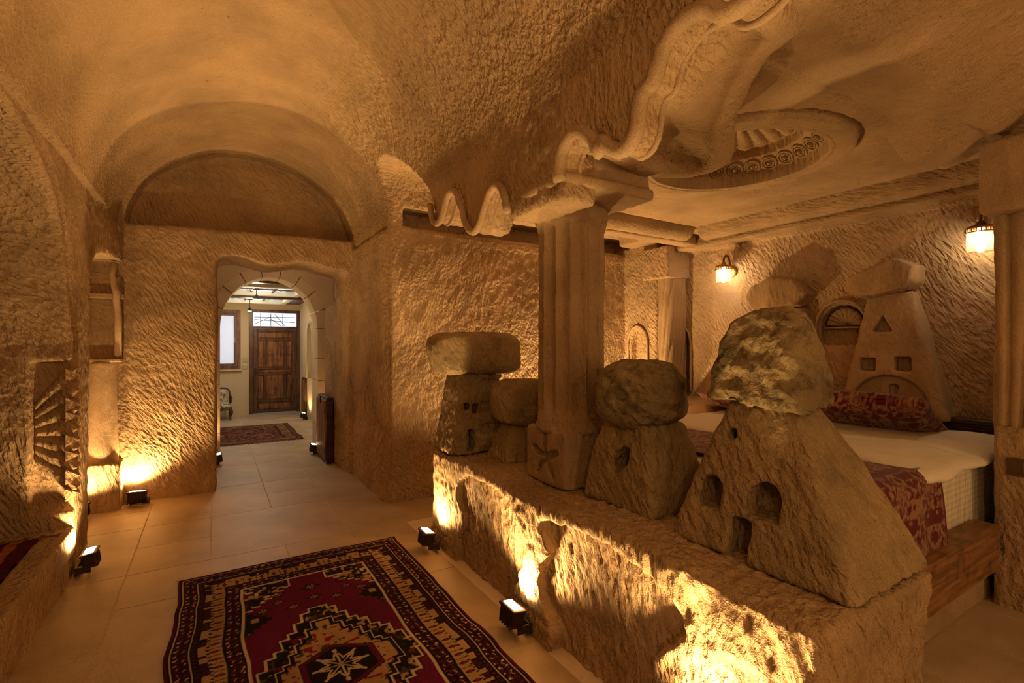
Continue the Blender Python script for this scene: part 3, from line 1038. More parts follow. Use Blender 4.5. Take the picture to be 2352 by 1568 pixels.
def boulder(X, Y, Z, c_, h_, p=2.6, rz=0.0):
    dx, dy = X - c_[0], Y - c_[1]
    if rz:
        ca, sa = math.cos(rz), math.sin(rz)
        dx, dy = dx * ca + dy * sa, -dx * sa + dy * ca
    k = (np.abs(dx / h_[0]) ** p + np.abs(dy / h_[1]) ** p + np.abs((Z - c_[2]) / h_[2]) ** p) ** (1 / p)
    return (k - 1) * min(h_)


def rough(amp=0.012, seed=60, d=(0.25, 0.35, 0.9), st=0.007, fr=6):
    def f(V, Nn):
        x, y, z = V.T
        return fbm(x * fr, y * fr, z * fr, seed, 4, 0.55) * amp + strokes(V, d, 0.09, 0.022, seed + 3) * st
    return f


def chimney(name, base, label, body, blo, bhi, cap, clo, chi, h, bd, cdisp, cap_mat=M_boulder, body_mat=M_chim):
    e = empty(name, base, 0, label, 'sculpture', 'rock chimney sculptures on the stone ledge')
    rock('rock_cone', body, blo, bhi, h, body_mat, e, bd, base)
    rock('cap_boulder', cap, clo, chi, h, cap_mat, e, cdisp, base)
    return e


# largest, nearest
def ch4(X, Y, Z):
    t = np.clip((Z - 0.68) / 0.60, 0, 1)
    d = frustum(X, Y, Z, (1.93, 1.075), (0.29, 0.355), 0.695, (1.935, 1.15), (0.10, 0.13), 1.275, 0.05, 0.012)
    xf = 1.64 + 0.195 * t                         # x of the hall face at this height
    # openings cut into the hall face
    hole = np.sqrt((Y - 1.235) ** 2 + (Z - 1.135) ** 2) - 0.027
    def archw(y0, z0, w, hh):
        return np.minimum(boxd(X, Y, Z, (0, y0 - w, z0), (9, y0 + w, z0 + hh - w)), np.sqrt((Y - y0) ** 2 + (Z - (z0 + hh - w)) ** 2) - w)
    w1 = archw(1.275, 0.845, 0.055, 0.125)
    w2 = archw(1.055, 0.865, 0.062, 0.125)
    dr = boxd(X, Y, Z, (0, 1.085, 0.69), (9, 1.168, 0.845), 0.01)
    o = np.minimum(np.minimum(hole, w1), np.minimum(w2, dr))
    o = np.maximum(o, X - xf - 0.11)
    return smax(d, -o, 0.012)


def cap4(X, Y, Z):
    sc_ = 1.10 - 0.30 * np.clip((Z - 1.27) / 0.36, 0, 1)
    d = boulder((X - 1.93) / sc_ + 1.93, (Y - 1.165) / sc_ + 1.165, Z, (1.93, 1.165, 1.37), (0.178, 0.198, 0.275), 3.2, 0.1) * 0.9
    d = smax(d, 1.262 + 0.03 * (Y - 1.165) - Z, 0.015)
    d = smax(d, (1.755 - X) + 0.28 * (Z - 1.25), 0.015)
    d = smax(d, 0.72 * (X - 1.93) + 0.7 * (Z - 1.37) - 0.215, 0.02)
    return d


def big_rough(V, Nn):
    x, y, z = V.T
    a = fbm(x * 5, y * 5, z * 5, 71, 4, 0.6) * 0.030
    c_ = -np.abs(vnoise(x * 9, y * 9, z * 11, 75)) * 0.02 + 0.006
    return a + c_ + strokes(V, (0.7, 0.2, 0.6), 0.07, 0.018, 77) * 0.004


chimney('rock_chimney', (1.93, 1.10, 0.70), 'largest rock cone, with a door and arched holes, under a tall dark boulder',
        ch4, (1.57, 0.64, 0.62), (2.30, 1.50, 1.31), cap4, (1.70, 0.92, 1.20), (2.18, 1.42, 1.70), 0.0085,
        rough(0.009, 61, (0.35, 0.5, 0.78), 0.0045), big_rough)


# second, round boulder head, beside the column
def ch3(X, Y, Z):
    d = frustum(X, Y, Z, (1.875, 1.80), (0.195, 0.25), 0.695, (1.88, 1.80), (0.135, 0.16), 1.12, 0.05, 0.015)
    t = np.clip((Z - 0.68) / 0.45, 0, 1)
    u = (Y - 1.79) * 0.8 + (Z - 0.93) * 0.6; w = -(Y - 1.79) * 0.6 + (Z - 0.93) * 0.8
    o = np.sqrt((u / 1.0) ** 2 + (w / 1.9) ** 2) * 1.0 - 0.042
    o = np.maximum(o, X - (1.68 + 0.05 * t) - 0.12)
    return smax(d, -o, 0.015)


def cap3(X, Y, Z):
    d = boulder(X, Y, Z, (1.86, 1.80, 1.255), (0.235, 0.21, 0.175), 2.7, 0.5)
    return smax(d, 1.085 + 0.12 * (X - 1.86) - Z, 0.04)


chimney('rock_chimney', (1.88, 1.80, 0.70), 'rock cone with one slanting hole, under a lumpy boulder right of the column',
        ch3, (1.60, 1.46, 0.62), (2.14, 2.12, 1.16), cap3, (1.56, 1.50, 1.03), (2.16, 2.10, 1.48), 0.0095,
        rough(0.011, 81, (0.5, 0.5, 0.6), 0.005), big_rough)


# small one left of the column
def ch2(X, Y, Z):
    return frustum(X, Y, Z, (1.83, 2.93), (0.19, 0.16), 0.695, (1.85, 2.93), (0.115, 0.10), 0.96, 0.06, 0.0)


def cap2(X, Y, Z):
    d = boulder(X, Y, Z, (1.89, 2.92, 1.10), (0.245, 0.19, 0.165), 4.0, -0.3)
    d = smax(d, 0.945 + 0.02 * np.sin(X * 9) - Z, 0.03)
    return smax(d, Z - 1.255 + 0.5 * np.maximum(1.80 - X, 0), 0.03)


chimney('rock_chimney', (1.85, 2.93, 0.70), 'smallest rock cone, under a smooth wedge cap stone left of the column',
        ch2, (1.58, 2.70, 0.62), (2.10, 3.16, 1.0), cap2, (1.58, 2.66, 0.90), (2.20, 3.18, 1.32), 0.011,
        rough(0.012, 91, (0.5, 0.2, 0.8), 0.005), rough(0.012, 92, (0.9, 0.2, 0.1), 0.002), cap_mat=M_chim)


# farthest, long flat cap
def ch1(X, Y, Z):
    d = frustum(X, Y, Z, (1.69, 3.40), (0.235, 0.20), 0.695, (1.71, 3.38), (0.165, 0.15), 1.30, 0.05, 0.0)
    # shallow step of strata
    d = d + 0.006 * np.sign(np.sin(Z * 38)) * (X > 1.68)
    w = None
    for (x0, z0, a, hh) in ((1.575, 1.02, 0.022, 0.055), (1.645, 0.99, 0.024, 0.07)):
        q = boxd(X, Y, Z, (x0 - a, 0, z0), (x0 + a, 3.33, z0 + hh))
        w = q if w is None else np.minimum(w, q)
    dd = np.minimum(boxd(X, Y, Z, (1.575, 0, 0.72), (1.635, 3.32, 0.85)), np.maximum(np.sqrt((X - 1.605) ** 2 + (Z - 0.85) ** 2) - 0.03, Y - 3.32))
    return smax(d, -np.minimum(w, dd), 0.008)


def cap1(X, Y, Z):
    d = boulder(X, Y, Z, (1.70, 3.36, 1.425), (0.345, 0.20, 0.165), 4.5, -0.12)
    d = smax(d, 1.27 + 0.10 * np.maximum(1.46 - X, 0) - Z, 0.03)
    return smax(d, (1.375 - X) + 0.45 * (1.42 - Z) - 0.0, 0.02)


chimney('rock_chimney', (1.70, 3.40, 0.70), 'square rock tower with small windows under a long flat cap, farthest along the ledge',
        ch1, (1.40, 3.14, 0.62), (1.98, 3.66, 1.36), cap1, (1.30, 3.10, 1.20), (2.12, 3.64, 1.66), 0.011,
        rough(0.012, 101, (0.9, 0.2, 0.1), 0.003), rough(0.014, 102, (0.9, 0.2, 0.1), 0.002), cap_mat=M_chim)

# ------------------------------------------------------------------ chimneys in relief on the head wall
def relief(X, Y, Z, y0a, y0b, z0, y1a, y1b, z1, x_out0, x_out1):
    t = (Z - z0) / (z1 - z0)
    ya = y0a + (y1a - y0a) * t; yb = y0b + (y1b - y0b) * t
    xo = x_out0 + (x_out1 - x_out0) * t
    d = smax(np.maximum(ya - Y, Y - yb) * 0.95, xo - X, 0.05)
    return smax(d, np.maximum(np.maximum(z0 - Z, Z - z1), X - 4.80), 0.02)


def rel_r(X, Y, Z):
    d = relief(X, Y, Z, 1.40, 2.15, 0.93, 1.655, 1.965, 1.92, 4.56, 4.645)
    tri = polyd(Y, Z, [(1.915, 1.60), (1.775, 1.60), (1.845, 1.735)])
    s1 = polyd(Y, Z, [(1.995, 1.28), (1.885, 1.28), (1.885, 1.385), (1.995, 1.385)])
    s2 = polyd(Y, Z, [(1.75, 1.29), (1.645, 1.29), (1.645, 1.40), (1.75, 1.40)])
    o = np.minimum(np.minimum(tri, s1), s2)
    o = np.maximum(o, X - 4.69)
    e = (((Y - 1.79) / 0.27) ** 2 + ((Z - 0.98) / 0.27) ** 2) ** 0.5
    ar = np.maximum((e - 1) * 0.27, X - 4.635)
    dr = np.minimum(polyd(Y, Z, [(1.80, 0.8), (1.74, 0.8), (1.74, 1.15), (1.80, 1.15)]), np.sqrt((Y - 1.77) ** 2 + (Z - 1.15) ** 2) - 0.035)
    ar = np.minimum(ar, np.maximum(dr, X - 4.68))
    return smax(d, -np.minimum(o, ar), 0.012)


def rel_cap_r(X, Y, Z):
    p = polyd(Y, Z, [(2.10, 1.97), (2.09, 2.05), (1.95, 2.10), (1.72, 2.17), (1.60, 2.10), (1.61, 1.98), (1.66, 1.925), (1.85, 1.89), (2.0, 1.89)])
    d = smax(p, 4.47 + 0.25 * np.abs(Y - 1.72) - X, 0.02)
    return smax(d, X - 4.80, 0.02)


def rel_l(X, Y, Z):
    return relief(X, Y, Z, 2.34, 3.12, 0.90, 2.49, 2.90, 1.84, 4.60, 4.66)


def rel_cap_l(X, Y, Z):
    p = polyd(Y, Z, [(3.02, 1.97), (2.95, 2.07), (2.70, 2.15), (2.52, 2.10), (2.41, 1.96), (2.50, 1.86), (2.72, 1.82), (2.93, 1.85)])
    d = smax(p, 4.50 + 0.20 * np.abs(Y - 2.72) - X, 0.04)
    return smax(d, X - 4.80, 0.02)


for (lab, bf, blo, bhi, cf, clo, chi, base) in (
        ('carved cone with triangle and square openings, in relief on the bed-head wall', rel_r, (4.50, 1.34, 0.90), (4.82, 2.22, 1.96), rel_cap_r, (4.40, 1.52, 1.85), (4.82, 2.18, 2.24), (4.74, 1.80, 0.93)),
        ('plain carved cone in relief on the bed-head wall, left of the shell niche', rel_l, (4.54, 2.28, 0.87), (4.82, 3.18, 1.88), rel_cap_l, (4.42, 2.33, 1.78), (4.82, 3.10, 2.22), (4.74, 2.72, 0.90))):
    e = empty('wall_relief', base, 0, lab, 'relief', 'chimney reliefs on the head wall')
    rock('relief_cone', bf, blo, bhi, 0.0105, M_smooth if 'plain' in lab else stone('relief_tuff', None, (0.54, 0.38, 0.235), rot=(0.5, 0.3, 0.1), sc=30, bump=0.006), e, dn(0.004), base)
    rock('relief_cap', cf, clo, chi, 0.0105, M_smooth, e, dn(0.005), base)

# ------------------------------------------------------------------ draped stone piers
def drape_far(X, Y, Z):
    d = smax(np.maximum(4.445 - X, X - 4.80), np.maximum(3.865 - Y, Y - 4.12), 0.10)
    ph = np.where(X - 4.445 < Y - 3.865, (Y - 3.865), -(X - 4.445))
    w = 0.014 * np.abs(np.sin((ph + 0.10 * (Z - 1.0)) * PI / 0.062))
    return smax(d - w + 0.010, np.maximum(0.85 - Z, Z - 2.30), 0.01)


def cap_far(X, Y, Z):
    return smax(smax(4.385 - X, 3.83 - Y, 0.02), np.maximum(2.255 + 0.03 * (X - 4.4) - Z, Z - 2.62), 0.015) + 0.0


pf = empty('draped_pier', (4.6, 4.0, 0.85), 0, 'far stone pier carved like a gathered curtain, in the corner beyond the bed', 'pier', 'curtain-carved stone piers')
rock('draped_shaft', drape_far, (4.38, 3.80, 0.85), (4.80, 4.16, 2.32), 0.0085, M_smooth, pf, dn(0.0015), (4.6, 4.0, 0.85))
rock('capital', lambda X, Y, Z: np.maximum(np.maximum(cap_far(X, Y, Z), X - 4.78), Y - 4.22), (4.34, 3.78, 2.22), (4.82, 4.26, 2.66), 0.0115, M_head, pf, dn(0.003), (4.6, 4.0, 0.85))


def pier_base(X, Y, Z):
    return smax(smax(3.86 - X, np.maximum(0.30 - Y, Y - 0.99), 0.03), np.maximum(-0.1 - Z, Z - 1.03), 0.03)


def pier_shaft(X, Y, Z):
    t = np.clip((Z - 1.0) / 1.3, 0, 1)
    u = (0.985 - Y) / (0.026 + 0.022 * t) + 0.9 * t
    w = 0.024 * np.abs(np.sin(u * PI * 0.5)) ** 0.8
    d = smax(3.905 - w - X, np.maximum(0.40 - Y, Y - 0.985), 0.04)
    return smax(d * 0.8, np.maximum(1.0 - Z, Z - 2.29), 0.01)


def pier_cap(X, Y, Z):
    d = smax(3.77 - X, np.maximum(0.25 - Y, Y - 1.03), 0.03)
    return smax(d, np.maximum(2.245 - Z, Z - 2.66), 0.02)


PB = (4.0, 0.65, 0.0)
pn = empty('draped_pier', PB, 0, 'near stone pier carved like a hanging curtain, on a block at the right edge', 'pier', 'curtain-carved stone piers')
rock('base_block', lambda X, Y, Z: np.maximum(pier_base(X, Y, Z), X - 4.1), (3.80, 0.24, -0.02), (4.14, 1.04, 1.08), 0.0115, M_plinth, pn, dn(0.005), PB)
rock('draped_shaft', lambda X, Y, Z: np.maximum(pier_shaft(X, Y, Z), X - 4.1), (3.82, 0.34, 0.98), (4.14, 1.04, 2.31), 0.0085, M_smooth, pn, dn(0.002), PB)
rock('capital', lambda X, Y, Z: np.maximum(pier_cap(X, Y, Z), X - 4.1), (3.72, 0.19, 2.2), (4.14, 1.08, 2.70), 0.0125, M_smooth, pn, dn(0.003), PB)
M_black = simple('black_metal', (0.05, 0.035, 0.022), 0.4, 0.5)
M_plate = simple('brown_plate', (0.10, 0.055, 0.025), 0.4)
sw = empty('wall_socket', (3.855, 0.885, 0.81), -PI / 2, 'small brown square socket on the block of the near draped pier', 'socket')
MB().box((-0.045, -0.008, -0.05), (0.045, 0.02, 0.05), 0.004).build('cover_plate', M_plate, sw)
MB().box((-0.028, -0.012, -0.032), (0.028, -0.007, 0.032), 0.002).build('rocker', M_plate, sw)

# stone shelf beside the bed head
sh_ = rock('stone_shelf', lambda X, Y, Z: boxd(X, Y, Z, (4.18, 3.16, -0.1), (4.9, 3.82, 0.90), 0.02), (4.12, 3.10, -0.02), (4.80, 4.3, 0.95), 0.02, M_smooth, None, dn(0.004))
tag(sh_, 'low stone block shelf in the far corner beyond the bed', 'shelf')

# ------------------------------------------------------------------ floor spotlights
M_glow = simple('lamp_glow', (1, 0.9, 0.7), emit=(1.0, 0.72, 0.38), estr=14)
M_glass = simple('lamp_glass', (0.95, 0.93, 0.9), 0.05)
M_glass.node_tree.nodes['Principled BSDF'].inputs['Transmission Weight'].default_value = 1.0
M_brass = simple('brass', (0.45, 0.26, 0.09), 0.35, 0.9)
SPOTS = []


def floor_lamp(loc, rz, aim, energy, label, cone=150, tilt=8, size=0.03, n=3, first=[None]):
    """housing with a row of bright cells on top, yoke bracket to the wall; local -Y looks away from the wall"""
    if first[0] is None:
        e = empty('floor_spotlight', loc, rz)
        T = Matrix.Rotation(math.radians(-tilt), 4, 'X')
        h = MB().box((-0.068, -0.036, -0.045), (0.068, 0.036, 0.038), 0.008, T)
        h.box((-0.074, -0.042, 0.030), (0.074, 0.042, 0.046), 0.003, T)
        for k in range(5):
            h.box((-0.055 + k * 0.025, -0.040, -0.05), (-0.049 + k * 0.025, 0.040, 0.02), 0, T)
        o1 = h.build('housing', M_black, e)
        g = MB()
        for k in range(n):
            g.box((-0.055 + k * 0.038, -0.026, 0.0455), (-0.021 + k * 0.038, 0.026, 0.049), 0.001, T)
        o2 = g.build('lens', M_glow, e)
        br = MB().box((-0.078, -0.012, -0.07), (-0.072, 0.070, -0.03)).box((0.072, -0.012, -0.07), (0.078, 0.070, -0.03)).box((-0.078, 0.058, -0.085), (0.078, 0.072, -0.03))
        br.lathe([(0.0, 0), (0.012, 0), (0.012, 0.006), (0, 0.006)], 10, (0, 0, 0), Matrix.Translation((0.078, 0, -0.05)) @ Matrix.Rotation(PI / 2, 4, 'Y'))
        o3 = br.build('bracket', M_black, e)
        first[0] = e
        root = e
    else:
        src = first[0]
        root = src.copy(); COL.objects.link(root)
        root.location = loc; root.rotation_euler = (0, 0, rz)
        for ch in list(src.children):
            if ch.type == 'LIGHT': continue
            c_ = ch.copy(); COL.objects.link(c_); c_.parent = root
    tag(root, label, 'lamp', 'black floor spotlights along the walls')
    # the lamp's own light, at its glass
    lo = light('spot_light', 'SPOT', (0, 0.02, 0.07), energy, WARM, size, None, cone, 0.7)
    lo.parent = root
    R = Matrix.Rotation(-rz, 3, 'Z')
    lo.rotation_euler = (R @ Vector(aim)).to_track_quat('-Z', 'Y').to_euler()
    return root


ZL = 0.10
floor_lamp((1.325, 2.18, ZL), -PI / 2, (0.22, 0, 1), 85, 'floor spotlight at the middle of the stone ledge, nearest in view on the right')
floor_lamp((1.325, 3.38, ZL), -PI / 2, (0.25, -0.1, 1), 60, 'floor spotlight at the far end of the stone ledge')
floor_lamp((-0.685, 4.20, ZL), PI / 2, (-0.35, 0.1, 1), 55, 'floor spotlight at the end of the alcove bench, nearest on the left')
floor_lamp((-0.965, 5.47, ZL - 0.01), PI / 2 - 0.5, (0.05, 0.25, 1), 65, 'floor spotlight left of the column block in the corner niche')
floor_lamp((-0.60, 5.70, ZL - 0.01), -0.2, (-0.15, 0.15, 1), 75, 'floor spotlight right of the column block, at the foot of the doorway pier')
floor_lamp((1.17, 7.14, ZL - 0.01), -PI / 2, (0.1, 0.1, 1), 14, 'floor spotlight beside the low wooden cupboard in the passage')
floor_lamp((0.06, 7.12, ZL - 0.01), PI / 2, (-0.1, 0.1, 1), 14, 'floor spotlight on the left side of the passage, half hidden by the pier')
floor_lamp((1.53, 10.50, ZL - 0.01), -PI / 2, (0.12, 0, 1), 14, 'floor spotlight below the arched niche of the entrance room, farthest away')
# the same spotlights outside the picture, near the camera and behind the bed; last two added as fill
for (lc, rz, am, en, lb) in (((1.325, 0.98, ZL), -PI / 2, (0.28, 0, 1), 105, 'floor spotlight at the near end of the stone ledge'),
                             ((1.08, 1.12, ZL), -PI / 2, (0.70, 0.02, 1.14), 130, 'floor spotlight on the rug edge aimed at the largest boulder'),
                             ((3.05, 4.36, ZL), 0, (0, 0.12, 1), 280, 'floor spotlight at the back wall behind the ledge'),
                             ((4.1, 4.36, ZL), 0, (0, 0.12, 1), 90, 'floor spotlight at the back wall near the far corner'),
                             ((-0.62, -0.5, ZL), PI / 2, (-0.1, 0, 1), 55, 'added fill spotlight on the floor, left behind the camera'),
                             ((2.6, -1.8, ZL), PI, (0, -0.2, 1), 60, 'added fill spotlight on the floor, right behind the camera')):
    floor_lamp(lc, rz, am, en, lb, cone=17 if lc[0] == 1.08 else 150)

# ------------------------------------------------------------------ wall lanterns over the bed
M_bulb = simple('bulb_glow', (1, 0.9, 0.7), emit=(1.0, 0.80, 0.52), estr=60)
gm, gnt, gbs = nm('lantern_glass')
tr = N(gnt, 'ShaderNodeBsdfTransparent'); tr.inputs[0].default_value = (1, 0.93, 0.8, 1)
gl = N(gnt, 'ShaderNodeBsdfGlossy'); gl.inputs['Roughness'].default_value = 0.15; gl.inputs[0].default_value = (1, 0.9, 0.75, 1)
mxs = N(gnt, 'ShaderNodeMixShader'); mxs.inputs[0].default_value = 0.14
gnt.links.new(tr.outputs[0], mxs.inputs[1]); gnt.links.new(gl.outputs[0], mxs.inputs[2])
tl_ = N(gnt, 'ShaderNodeBsdfTranslucent'); tl_.inputs[0].default_value = (1, 0.85, 0.6, 1)
mx2 = N(gnt, 'ShaderNodeMixShader'); mx2.inputs[0].default_value = 0.16
gnt.links.new(mxs.outputs[0], mx2.inputs[1]); gnt.links.new(tl_.outputs[0], mx2.inputs[2])
gnt.links.new(mx2.outputs[0], gnt.nodes['Material Output'].inputs[0])
M_lglass = gm
M_rope = simple('rope_brown', (0.22, 0.10, 0.04), 0.7, bump=0.002, bscale=90)


def wall_lantern(y, z, label, x=4.74, en=26):
    e = empty('wall_lantern', (x, y, z), 0, label, 'lamp', 'glass wall lanterns over the bed')
    MB().lathe([(0, 0), (0.055, 0), (0.055, 0.012), (0.04, 0.02), (0.0, 0.024)], 20, (0, 0, 0), Matrix.Translation((0, 0, 0.04)) @ Matrix.Rotation(-PI / 2, 4, 'Y')).build('back_plate', M_brass, e)
    pts = [(-0.01, 0, 0.04), (-0.03, 0, 0.10), (-0.05, 0, 0.17), (-0.085, 0, 0.205), (-0.12, 0, 0.195), (-0.14, 0, 0.16), (-0.145, 0, 0.115)]
    arm = MB().tube(smooth_poly(pts, 4), 0.0105, 8)
    sp = smooth_poly(pts, 6)
    arm.build('arm', M_rope, e, smooth=True)
    cap = MB().lathe([(0.0, 0.135), (0.018, 0.13), (0.03, 0.105), (0.072, 0.095), (0.078, 0.085), (0.078, 0.078), (0.0, 0.078)], 24, (-0.145, 0, 0))
    cp = cap.build('cap', M_brass, e, smooth=True)
    ring = MB()
    for k in range(20):
        a = 2 * PI * k / 20
        ring.tube([(-0.145 + 0.079 * math.cos(a), 0.079 * math.sin(a), 0.078), (-0.145 + 0.079 * math.cos(a), 0.079 * math.sin(a), 0.052)], 0.004, 5)
    for zz in (0.078, 0.052):
        ring.tube([(-0.145 + 0.079 * math.cos(t), 0.079 * math.sin(t), zz) for t in np.linspace(0, 2 * PI, 24, endpoint=False)], 0.0045, 5, closed=True)
    ring.build('gallery', M_brass, cp)
    MB().lathe([(0.073, 0.06), (0.075, -0.02), (0.072, -0.085)], 28, (-0.145, 0, 0)).build('glass_shade', M_lglass, e, smooth=True)
    MB().lathe([(0.0, 0.078), (0.018, 0.076), (0.018, 0.045), (0.024, 0.03), (0.030, 0.0), (0.026, -0.035), (0.014, -0.055), (0.0, -0.06)], 16, (-0.145, 0, 0)).build('bulb', M_bulb, e, smooth=True)
    light('bulb_light', 'POINT', (-0.145, 0, -0.02), en, WARM2, 0.03, parent=e)
    return e


wall_lantern(3.27, 2.23, 'glass wall lantern left of the relief cones, above the far half of the bed')
wall_lantern(1.24, 2.23, 'glass wall lantern beside the near draped pier, above the near bed corner')

# bare warm fill lights added behind the camera, no fixtures
for (x, y, z, en) in ((-0.45, -1.1, 2.4, 34), (1.0, -2.0, 2.3, 32), (3.2, -2.1, 1.5, 42)):
    light('lantern_and_fill_light', 'POINT', (x, y, z), en, (1.0, 0.66, 0.30), 0.12)

# ------------------------------------------------------------------ bed
M_wdark = wood('walnut_dark', (0.028, 0.010, 0.006), (0.07, 0.028, 0.014), (3, 40, 40), 0.4)
M_rail = wood('rail_oak', (0.16, 0.075, 0.025), (0.36, 0.18, 0.07), (3, 40, 40), 0.5)
mt, nt_, bs_ = nm('satin_stripe')
bs_.inputs['Roughness'].default_value = 0.75
bs_.inputs['Sheen Weight'].default_value = 0.2
tc_ = N(nt_, 'ShaderNodeTexCoord')
sx_ = N(nt_, 'ShaderNodeSeparateXYZ'); nt_.links.new(tc_.outputs['Object'], sx_.inputs[0])
wv_ = mathn(nt_, 'SINE', mathn(nt_, 'MULTIPLY', sx_.outputs[2], 2 * PI / 0.034))
wx_ = mathn(nt_, 'SINE', mathn(nt_, 'MULTIPLY', sx_.outputs[0], 2 * PI / 0.034))
geo_ = N(nt_, 'ShaderNodeNewGeometry'); sg_ = N(nt_, 'ShaderNodeSeparateXYZ'); nt_.links.new(geo_.outputs['Normal'], sg_.inputs[0])
topm = mathn(nt_, 'GREATER_THAN', mathn(nt_, 'ABSOLUTE', sg_.outputs[2]), 0.7)
mm_ = N(nt_, 'ShaderNodeMix'); nt_.links.new(topm, mm_.inputs[0]); nt_.links.new(wv_, mm_.inputs[2]); nt_.links.new(wx_, mm_.inputs[3])
nt_.links.new(ramp(nt_, mathn(nt_, 'MULTIPLY_ADD', mm_.outputs[0], 0.5), [(0.35, (0.70, 0.64, 0.52)), (0.65, (0.80, 0.75, 0.63))]), bs_.inputs['Base Color'])
for nd in nt_.nodes:
    if nd.type == 'MATH' and nd.operation == 'MULTIPLY_ADD': nd.inputs[2].default_value = 0.5
fn_ = N(nt_, 'ShaderNodeTexNoise'); fn_.inputs['Scale'].default_value = 4; fn_.inputs['Detail'].default_value = 4
mpn = N(nt_, 'ShaderNodeMapping'); mpn.inputs['Scale'].default_value = (4, 4, 1); nt_.links.new(tc_.outputs['Object'], mpn.inputs[0]); nt_.links.new(mpn.outputs[0], fn_.inputs['Vector'])
bp_ = N(nt_, 'ShaderNodeBump'); bp_.inputs['Distance'].default_value = 0.03; nt_.links.new(fn_.outputs[0], bp_.inputs['Height']); nt_.links.new(bp_.outputs[0], bs_.inputs['Normal'])
M_sheet = mt

BD = (3.5, 2.05, 0.0)
bed = empty('bed', BD, 0, 'wide low bed with striped white sheet, oak side rail and dark wooden headboard', 'bed')
OB = Vector(BD)


def lb(lo, hi):
    return tuple(np.array(lo) - np.array(BD)), tuple(np.array(hi) - np.array(BD))


lo, hi = lb((2.36, 1.03, 0.0), (4.60, 3.08, 0.215))
MB().box(lo, hi, 0.006).build('stone_base', M_smooth, bed)
lo, hi = lb((2.30, 0.955, 0.215), (3.845, 0.990, 0.455))
sr = MB().box(lo, hi, 0.004).build('side_rail', M_rail, bed)
lo, hi = lb((2.30, 0.945, 0.440), (3.845, 1.075, 0.468))
MB().box(lo, hi, 0.006).build('rail_cap', M_rail, sr)
lo, hi = lb((2.27, 0.955, 0.215), (2.31, 3.10, 0.46))
MB().box(lo, hi, 0.004).build('foot_rail', M_rail, bed)
hb = MB()
lo, hi = lb((4.64, 1.06, 0.45), (4.685, 3.14, 0.93)); hb.box(lo, hi, 0.004)
hbo = hb.build('headboard', M_wdark, bed)
hm = MB()
lo, hi = lb((4.615, 1.05, 0.925), (4.70, 3.15, 0.965)); hm.box(lo, hi, 0.008)
lo, hi = lb((4.625, 1.055, 0.885), (4.69, 3.145, 0.905)); hm.box(lo, hi, 0.006)
hm.build('headboard_moulding', M_wdark, hbo)


def matt(X, Y, Z):
    return smax(smax(np.maximum(2.36 - X, X - 4.62), np.maximum(1.085 - Y, Y - 3.05), 0.08), np.maximum(0.30 - Z, Z - 0.825), 0.09)


rock('mattress', matt, (2.30, 1.02, 0.26), (4.66, 3.10, 0.90), 0.02, M_sheet, bed,
     lambda V, Nn: fbm(V[:, 0] * 2.5, V[:, 1] * 2.5, V[:, 2] * 2.5, 131) * 0.010 + np.abs(vnoise(V[:, 0] * 9, V[:, 1] * 9, V[:, 2] * 1.4, 133)) * 0.005, BD)

M_linen = simple('white_linen', (0.80, 0.74, 0.62), 0.85, bump=0.006, bscale=14)


def duvet_fn(X, Y, Z):
    t = np.clip((1.32 - Y) / 0.3, 0, 1)
    drop = 0.035 * t * t
    zb = 0.822 - drop * 1.5
    zt = 0.872 + 0.014 * np.sin(X * 4.1 + 1) + 0.012 * np.sin(Y * 5.0 + X * 2) - drop
    wave = 0.025 * np.sin(X * 11)
    # folded back diagonally at the near foot corner
    d = smax(np.maximum(3.10 + 0.05 * np.sin(Y * 4) - X, X - 4.60), np.maximum(1.015 + wave * 0.5 - Y, Y - 3.08), 0.05)
    return smax(d, np.maximum(zb - Z, Z - zt) * 0.9, 0.055)


duv = rock('folded_duvet', duvet_fn, (3.0, 0.94, 0.76), (4.66, 3.14, 0.98), 0.0125, M_linen, None,
           lambda V, Nn: fbm(V[:, 0] * 6, V[:, 1] * 4, V[:, 2] * 6, 141, 3) * 0.010)
tag(duv, 'soft white folded duvet spread over the upper half of the bed', 'duvet')


# damask colours, shared by the bed runner and cushions
def damask(u, v, fine=1.0):
    """u, v in metres -> colour (n,3)"""
    ground = np.array((0.11, 0.008, 0.020)); gold = np.array((0.31, 0.165, 0.10)); gold2 = np.array((0.20, 0.075, 0.055))
    P = 0.30
    row = np.floor(v / P)
    uu = (u + (row % 2) * 0.15) % 0.30 - 0.15
    vv = v % P - P / 2
    wob = vnoise(u * 60, v * 60, 0, 5) * 0.010 + vnoise(u * 130, v * 130, 3, 6) * 0.006
    au = np.abs(uu)
    r = np.hypot(au, vv); th = np.arctan2(vv, au)
    med = (r + wob < 0.075 + 0.010 * np.cos(10 * th)) & ~((r + wob > 0.050) & (r + wob < 0.058))
    petals = med & (np.abs(np.sin(7 * th)) < 0.28) & (r > 0.016) & (r < 0.045)
    leaf = (np.abs(r + wob - (0.108 + 0.014 * np.cos(6 * th))) < 0.012 + 0.008 * np.sin(12 * th))
    vine = np.abs(vnoise(au * 22, vv * 22, row * 3.1, 9)) < 0.16
    vine &= r > 0.085
    dots = vnoise(u * 90, v * 90, 7, 12) > 0.15
    m = (med & ~petals) | leaf | (vine & dots) | ((vine) & (r > 0.12))
    c = np.where(m[:, None], gold, ground)
    c = np.where((m & (vnoise(u * 70, v * 70, 1, 15) > 0.35))[:, None], gold2, c)
    return c


M_damask = attr_mat('damask', 0.55, 0.0008, 700, 0.15)

